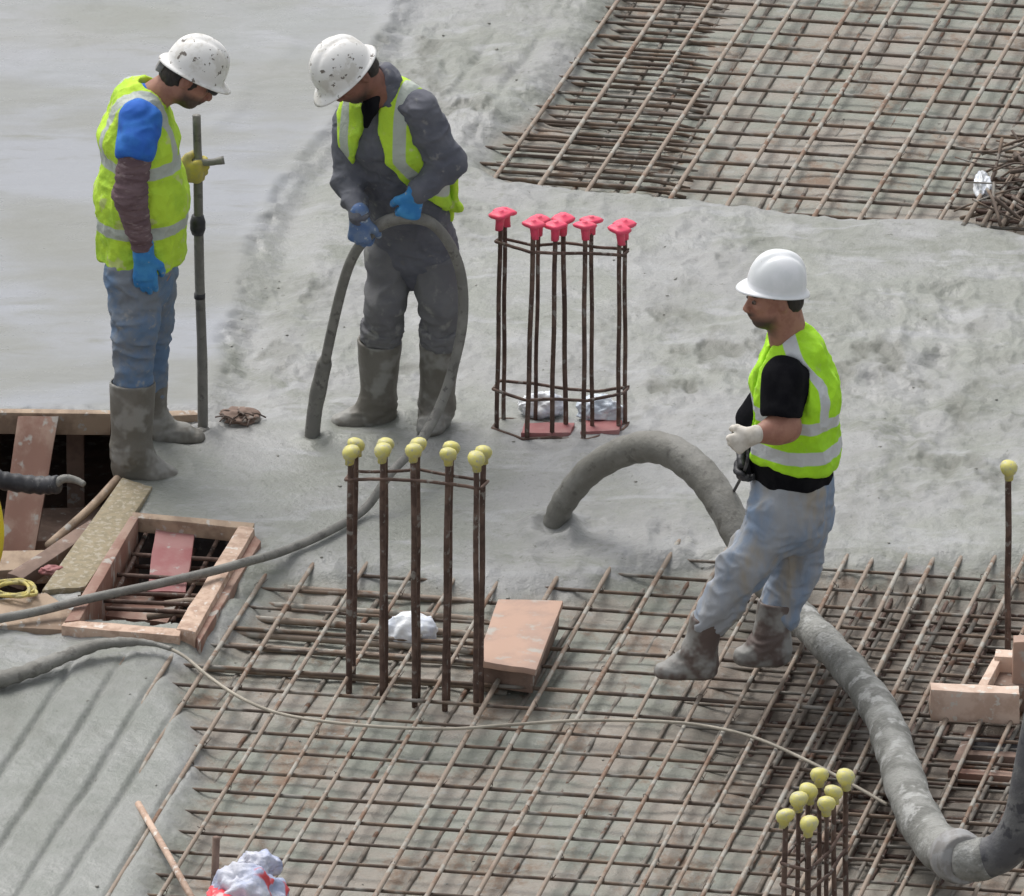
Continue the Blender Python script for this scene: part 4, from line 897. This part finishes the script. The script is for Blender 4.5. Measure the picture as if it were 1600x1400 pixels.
    solid('tee_shirt',s,.0055,M['tee_blue'],root,lambda P:folds(P,12,.009,(1,1,1.3),11))
    # vest
    v=SD(.03); torso(v,.018); v.ecap(J(228,148),J(218,178),(.085,.062),(.15,.098),S,k=.03); v.plane(J(0,400),-Z_)
    for sg in(-1,1): v.cap(J(215,205,sg*.20),J(213,240,sg*.28),.083,.095,k=.01,op='sub'); v.ell(J(217,186,sg*.235),(.095,.085,.10),k=.01,op='sub')
    v.cap(J(236,160),J(250,118),.060,.07,k=.01,op='sub')
    z1,z2=J(0,240)[2],J(0,334)[2]
    def band(P):
        x=P[:,0]-J(222,300)[0]
        a=.026-np.abs(P[:,2]-z1+.04*x); b_=.024-np.abs(P[:,2]-z2-.06*x+.01)
        y=np.abs(P[:,1]-Y0); c=np.minimum(.024-np.abs(y-.10),P[:,2]-z1)
        return np.maximum(np.maximum(a,b_),c)
    solid('hi_vis_vest',v,.0055,M['vest_y'],root,lambda P:folds(P,7,.016,(1,1,.8),21)+folds(P,13,.006,(1,1,.8),27)+folds(P,20,.005,(1,1,1),23),{'band':band})
    boots(root,[(J(207,594,-.14),J(205,705,-.16),J(200,728,-.17),J(262,742,-.17),.088,.072,.054,.050),
                (J(233,596,.14),J(236,655,.15),J(245,672,.15),J(308,684,.15),.070,.058,.050,.042)],M['boot'],30)
    g=SD(.01); hand(g,near_w,[.06,.02,-1],[.0,1,.1],1,(.22,.3,.25),.0035,1.06); g.cap(near_w,near_w+np.array([0,0,.035]),.036,.040,k=.015); solid('glove',g,.0042,M['glove_blue'],root)
    g=SD(.01); hand(g,far_w,[1,.0,.05],[0,1,0],1,(.7,1.0,.7),.0035,1.04); g.cap(far_w,far_w-np.array([.035,0,0]),.034,.038,k=.015); solid('glove',g,.0042,M['glove_yellow'],root)
worker_blue()

# ---------------------------------------------------------------- man bent over the vibrator hose
def worker_grey():
    Y0=Yw2; J=lambda x,y,d=0: V(x,y,Y0+d)
    root=person(G(640,668,.02),'man in charcoal jacket and open vest bent over, gripping the thin looped hose')
    S=norm([.90,-.43,0]); Fd=norm([-.43,-.90,0])
    rw=J(650,303,-.36); lw=J(561,338,-.33)
    rd=[-.32,.04,-.95]; ld=[.0,-.02,-1]
    def torso(sd,g=0):
        sd.ecap(J(645,385,.02),J(634,310,-.06),(.160+g,.12+g),(.160+g,.125+g),S,k=.04)
        sd.ecap(J(634,310,-.06),J(611,215,-.17),(.160+g,.125+g),(.185+g,.135+g),S,k=.04)
        sd.ecap(J(611,215,-.17),J(604,168,-.20),(.185+g,.13+g),(.165+g,.095+g),S,k=.04)
    C=J(549,112,-.33); u=np.array([-.60,-.38,.70]); f=np.array([-.62,-.45,-.72]); R=frame(f,u)
    shR,shL=J(655,172,-.29),J(549,190,-.09); elR,elL=J(700,256,-.30),J(544,285,-.18)
    b=SD(.03); torso(b,-.02); b.cap(J(610,400),J(603,480,-.06),.07,.050); b.cap(J(603,480,-.06),J(593,560,-.01),.05,.045); b.cap(J(593,560,-.01),J(592,640,.02),.045,.042); b.cap(J(595,640,.02),J(540,655,0),.035,.028)
    b.cap(J(674,400,-.02),J(684,480,-.08),.07,.050); b.cap(J(684,480,-.08),J(688,560,-.04),.05,.045); b.cap(J(688,560,-.04),J(684,645,-.03),.045,.042); b.cap(J(684,645,-.03),J(676,668,-.10),.035,.028)
    b.cap(shR,elR,.052,.042); b.cap(elR,rw,.042,.028); b.cap(shL,elL,.052,.042); b.cap(elL,lw,.042,.028)
    hand(b,rw,rd,[-.1,1,-.1],-1,(.75,1.0,.6)); hand(b,lw,ld,[.3,1,0],1,(.75,1.0,.6))
    T=head(b,C,R,J(592,150,-.24),.058)
    solid('body',b,.005,M['skin_dark'],root,attrs={'beard':lambda P:.3*np.minimum(np.minimum(((P-C)@R.T)[:,0]*.8-.015,-.052-((P-C)@R.T)[:,2]),.145-np.linalg.norm(P-C,axis=1))})
    eyes(T,R,root)
    h=SD(.01); h.ell(T(-.010,0,.005),(.090,.076,.078),R); h.ell(T(-.052,0,-.04),(.048,.060,.042),R,k=.03); h.plane(T(.0,0,-.07),-R[2]); h.plane(T(.035,0,0),norm(R[0]*.9-R[2]*.4))
    for s in(-1,1): h.ell(T(-.002,s*.085,-.012),(.026,.03,.03),R,k=.006,op='sub')
    solid('hair',h,.005,M['hair'],root,lambda P:folds(P,40,.003))
    Rh=frame([-.66,-.42,-.62],[-.60,-.28,.75]); helmet(root,J(537,110,-.34),Rh,M['hat_dirty'],.120,.106,.136,.034)
    # collar scarf and jacket
    j=SD(.03); torso(j,0); j.ecap(J(600,160,-.20),J(594,128,-.23),(.11,.085),(.078,.072),S,k=.03)
    j.cap(shR,elR,.072,.062,k=.035); j.cap(elR,rw+norm(elR-rw)*.01,.061,.041); j.cap(shL,elL,.068,.056,k=.035); j.cap(elL,lw+Z_*.006,.056,.041)
    j.ecap(J(645,375,.02),J(647,398,.03),(.168,.13),(.172,.135),S,k=.02)
    j.cap(J(576,118,-.29),J(552,104,-.34),.062,.075,k=.008,op='sub')
    def jd(P): return folds(P,8,.010,(1,1,1.2),41)+folds(P,20,.005,(1,1,1.5),43)-.004*np.exp(-(((P-J(606,230,-.17))@S)/.006)**2)*(((P-J(606,230,-.17))@Fd)>0)
    solid('jacket',j,.0058,M['jacket'],root,jd)
    s=SD(.02); s.ecap(J(584,142,-.29),J(578,170,-.32),(.035,.03),(.028,.02),S); s.ecap(J(578,170,-.32),J(572,196,-.33),(.028,.02),(.012,.012),S); solid('shirt_front',s,.005,M['tee_black'],root)
    # open vest: two front panels and the back
    v=SD(.03); torso(v,.016); v.ecap(J(602,148,-.20),J(604,180,-.2),(.13,.088),(.17,.115),S,k=.03)
    v.plane(J(652,330,0),norm(J(645,385,.02)-J(625,300,-.06)))
    O=J(604,200,-.17); ax_=norm(J(604,168,-.20)-J(634,310,-.06)); 
    Fp=norm(Fd-ax_*np.dot(Fd,ax_))
    def opening(P):
        q=P-O; s_=q@S; a=q@ax_; f_=q@Fp
        wd=.062+.42*np.clip(-a-.02,0,.4)-.03*sstep(.0,.1,a)       # half width of the opening, wider towards the hem
        return np.maximum(-f_-.02,np.abs(s_)-wd)
    v.add(opening,J(604,200,-.17)-.5,J(604,200,-.17)+.5,.006,'sub')
    v.cap(shR+S*.035,elR,.082,.080,k=.01,op='sub'); v.cap(shL-S*.03,elL,.075,.07,k=.01,op='sub')
    v.cap(J(592,140,-.24),J(560,110,-.3),.075,.085,k=.01,op='sub')
    def band(P):
        q=P-O; s_=q@S; a=q@ax_; c=.022-np.abs(np.abs(s_)-(.115+.40*np.clip(-a-.02,0,.35))); hzb=.024-np.abs(a+.20)
        return np.maximum(c,np.where((q@Fp)<0,hzb,-1))
    solid('hi_vis_vest',v,.0055,M['vest_y'],root,lambda P:folds(P,9,.012,(1,1,1),51),{'band':band})
    # loose hanging corner of the vest behind the hip, and the panel hanging off the chest
    w_=SD(.02); w_.ecap(J(704,262,-.12),J(706,318,-.10),(.030,.016),(.052,.018),[.6,-.8,0]); w_.ecap(J(706,318,-.10),J(684,322,-.14),(.05,.018),(.03,.014),[.6,-.8,0])
    solid('vest_tail',w_,.005,M['vest_y'],root,lambda P:folds(P,22,.008,(1,1,.6),57),{'band':lambda P:-np.ones(len(P))})
    t=SD(.03); t.ecap(J(646,368,.02),J(643,385,.0),(.158,.12),(.15,.11),S)
    t.cap(J(606,400),J(603,478,-.06),.086,.075,k=.015); t.cap(J(603,478,-.06),J(595,545,-.01),.075,.064,k=.015)
    t.cap(J(677,400,-.02),J(685,478,-.08),.088,.075,k=.015); t.cap(J(685,478,-.08),J(688,545,-.04),.075,.060,k=.015)
    solid('trousers',t,.0065,M['trousers_grey'],root,lambda P:folds(P,8,.013,(1,1,1.4),61)+folds(P,18,.010,(1,1,2.4),62)*np.exp(-((P[:,2]-J(0,515)[2])/.07)**2))
    for (c0,c1,sg) in((J(597,506,-.04),J(594,534,-.01),1),(J(688,510,-.07),J(688,536,-.05),2)):
        k_=SD(.01); k_.cap(c0,c1,.079,.071); k_.plane(c0,norm(c0-c1)); k_.plane(c1,norm(c1-c0)); solid('trouser_cuff',k_,.006,M['trousers_grey'],root,lambda P:folds(P,20,.010,(1,1,2.2),66+sg))
    boots(root,[(J(594,528,-.01),J(590,632,.02),J(594,650,.02),J(530,660,-.01),.085,.064,.049,.042),
                (J(688,534,-.04),J(682,636,-.03),J(680,655,-.03),J(668,672,-.15),.078,.062,.049,.043)],M['boot'],70)
    g=SD(.01); hand(g,rw,rd,[-.1,1,-.1],-1,(.75,1.0,.6),.0035,1.04); g.cap(rw,rw-norm(rd)*.02,.032,.034,k=.015); solid('glove',g,.0042,M['glove_blue'],root)
    g=SD(.01); hand(g,lw,ld,[.3,1,0],1,(.75,1.0,.6),.0035,1.04); g.cap(lw,lw-norm(ld)*.02,.032,.034,k=.02); solid('glove',g,.0042,M['glove_slate'],root)
worker_grey()

# ---------------------------------------------------------------- man in the black tee, facing left
def worker_black():
    Y0=G(1200,1052)[1]-.06; J=lambda x,y,d=0: V(x,y,Y0+d)
    root=person(G(1140,1052,-.04),'man in clean white hard hat and black tee, stepping over bars beside the big hose')
    S=norm([.24,-.97,0]); Fd=norm([-.97,-.24,0])
    def torso(sd,g=0):
        sd.ecap(J(1240,775),J(1238,700),(.155+g,.118+g),(.158+g,.130+g),S,k=.04)
        sd.ecap(J(1238,700),J(1243,605),(.158+g,.130+g),(.18+g,.118+g),S,k=.04)
        sd.ecap(J(1243,605),J(1243,556),(.18+g,.116+g),(.16+g,.078+g),S,k=.04)
    sh=J(1222,588,-.183); el=J(1229,668,-.25); nw=J(1178,680,-.30)
    sf=J(1236,575,.17); ef=J(1182,655,.10); fw_=J(1180,700,.02)
    C=J(1209,462,-.02); R=frame([-.95,-.30,-.10],[-.08,0,1])
    b=SD(.03); torso(b,-.02); 
    hN,kN,aN=J(1216,800,-.09),J(1163,885,-.12),J(1106,975,-.11); hF,kF,aF=J(1256,800,.07),J(1242,880,.10),J(1213,965,.03)
    b.cap(hN,kN,.08,.06); b.cap(kN,aN,.06,.042); b.cap(aN,J(1065,1045,-.10),.04,.03); b.cap(hF,kF,.08,.06); b.cap(kF,aF,.06,.042); b.cap(aF,J(1185,1025,.0),.04,.03)
    b.cap(sh,el,.054,.047); b.cap(el,el+(nw-el)*.35,.047,.046,k=.03); b.cap(el+(nw-el)*.35,nw,.046,.029); b.cap(sf,ef,.052,.042); b.cap(ef,fw_,.042,.028)
    nd=[-.75,.1,-.45]; fd=[-.5,-.5,-.7]
    hand(b,nw,nd,[.1,1,-.25],-1,(.9,1.2,.7),sc=.86); hand(b,fw_,fd,[.6,-.5,.3],1,(.6,.9,.6))
    T=head(b,C,R,J(1232,528,.0),.064)
    def beard(P):
        q=(P-C)@R.T; a=np.minimum(np.minimum(q[:,0]-.022,-.056-q[:,2]),.145-np.linalg.norm(q,axis=1)); m_=.010-np.hypot((q[:,0]-.098)*.6,(q[:,2]+.048)); return np.maximum(a*.28,m_*.8)
    solid('body',b,.0047,M['skin_tan'],root,attrs={'beard':beard})
    eyes(T,R,root)
    for s_ in(-1,1): MB().tube([T(.088,s_*.014,.026),T(.092,s_*.03,.030),T(.078,s_*.05,.024)],[.003,.0045,.003],6,.6).build('eyebrow',M['hair'],root)
    h=SD(.01); h.ell(T(-.018,0,.015),(.095,.078,.088),R); h.ell(T(-.055,0,-.04),(.045,.060,.04),R,k=.03); h.plane(T(.0,0,-.062),-R[2]); h.plane(T(.022,0,0),norm(R[0]*.95-R[2]*.3))
    for s_ in(-1,1): h.ell(T(.0,s_*.085,-.012),(.028,.03,.034),R,k=.006,op='sub')
    solid('hair',h,.005,M['hair'],root,lambda P:folds(P,40,.003))
    helmet(root,J(1213,446,-.02),frame([-.95,-.26,.13],[.14,0,1]),M['hat_clean'],.106,.098,.132,.028,.008)
    # shirt
    s=SD(.03); torso(s,.004); s.ecap(J(1236,540),J(1243,570),(.08,.066),(.15,.09),S); s.ecap(J(1236,720),J(1236,760),(.172,.142),(.168,.140),S,k=.02); s.plane(J(1236,742),-Z_)
    s.cap(sh,J(1221,640,-.235),.072,.074,k=.04); s.cap(sf,ef,.078,.066); s.cap(ef,fw_,.062,.046)
    c=J(1221,652,-.24); 
    s.cap(J(1232,522),J(1222,500),.060,.075,k=.006,op='sub')
    def cutsleeve(P):
        q=P-c; d=norm(c-sh); a=q@d; lat=np.linalg.norm(q-a[...,None]*d,axis=-1); return np.maximum(-a,lat-.11)
    s.add(cutsleeve,c-.12,c+.12,.004,'sub')
    solid('tee_shirt',s,.0056,M['tee_black'],root,lambda P:folds(P,9,.007,(1,1,1),81))
    v=SD(.03); torso(v,.024); v.ecap(J(1238,532),J(1243,566),(.085,.07),(.155,.098),S,k=.03)
    v.plane(J(1180,738),norm([-.0,0,-1])) if False else None
    hem=J(1195,706); v.plane(hem,norm([-.14,0,-1]))
    v.cap(sh-Z_*.006,J(1224,660,-.27),.086,.094,k=.014,op='sub'); v.cap(sf,ef,.09,.09,k=.01,op='sub'); v.cap(J(1228,524),J(1204,492),.066,.09,k=.012,op='sub')
    def open_front(P):
        q=P-J(1238,690); return np.maximum(-(q@Fd),np.abs(q@S)-.022-.12*np.clip(-(q@Z_),-.1,.2))
    v.add(open_front,J(1238,690)-.5,J(1238,690)+.5,.006,'sub')
    O=J(1240,650)
    def band(P):
        q=P-O; z_=q[:,2]; f_=q@Fd; s_=np.abs(q@S)
        b1=.025-np.abs(z_-(J(0,636)[2]-O[2])-.10*f_); b2=.025-np.abs(z_-(J(0,686)[2]-O[2])-.05*f_)
        c=np.minimum(np.minimum(.023-np.abs(f_+.062-.10*sstep(.16,.30,z_)),s_-.06),z_-(J(0,640)[2]-O[2])); c=np.maximum(c,np.minimum(np.minimum(np.minimum(.012-np.abs(f_-.085),.17-z_),s_-.05),z_-(J(0,640)[2]-O[2]))); return np.maximum(np.maximum(b1,b2),c)
    solid('hi_vis_vest',v,.0052,M['vest'],root,lambda P:folds(P,6,.016,(1,1,.7),91)+folds(P,12,.007,(1,1,.8),97)+folds(P,18,.005,(1,1,1),93),{'band':band})
    t=SD(.04); t.ecap(J(1238,745),J(1238,805),(.162,.137),(.158,.130),S); t.plane(J(0,738),Z_)
    t.cap(hN,kN,.104,.082); t.cap(kN,J(1112,974,-.112),.082,.064); t.cap(hF,kF,.097,.080); t.cap(kF,J(1219,956,.045),.080,.070)
    t.plane(J(1111,978,-.115),norm(J(1111,978,-.115)-kN)) if False else None
    def td(P): return folds(P,6.5,.020,(1.3,1.3,.75),101)+folds(P,17,.007,(1,1,1.3),103)
    solid('jeans',t,.0065,M['jeans_pale'],root,td)
    boots(root,[(J(1107,962,-.11),J(1092,1022,-.10),J(1098,1038,-.10),J(1035,1048,-.11),.062,.056,.050,.043),
                (J(1213,938,.03),J(1204,1002,.01),J(1212,1018,.0),J(1160,1026,-.02),.066,.060,.050,.043)],M['boot_brown'],110)
    g=SD(.01); hand(g,nw,nd,[.1,1,-.25],-1,(.9,1.2,.7),.0035,.9); g.cap(nw,nw-norm(nd)*.012,.029,.030,k=.015); solid('glove',g,.0042,M['glove_white'],root)
    g=SD(.01); hand(g,fw_,fd,[.6,-.5,.3],1,(.6,.9,.6),.0035,1.04); solid('glove',g,.0042,M['black'],root)
    # lifting rope he holds, tied to the arched hose
    pt=[nw+norm(nd)*.09+np.array([0,.02,.01]),J(1166,700,-.28),J(1166,728,-.24),V(1148,765,Ya-.50),V(1122,812,Ya-.50)]
    tag(MB().tube(spline(pt,6),.006,8).build('lifting_rope',M['black']),'thin dark rope from the white glove down to the arched hose','rope')
worker_black()
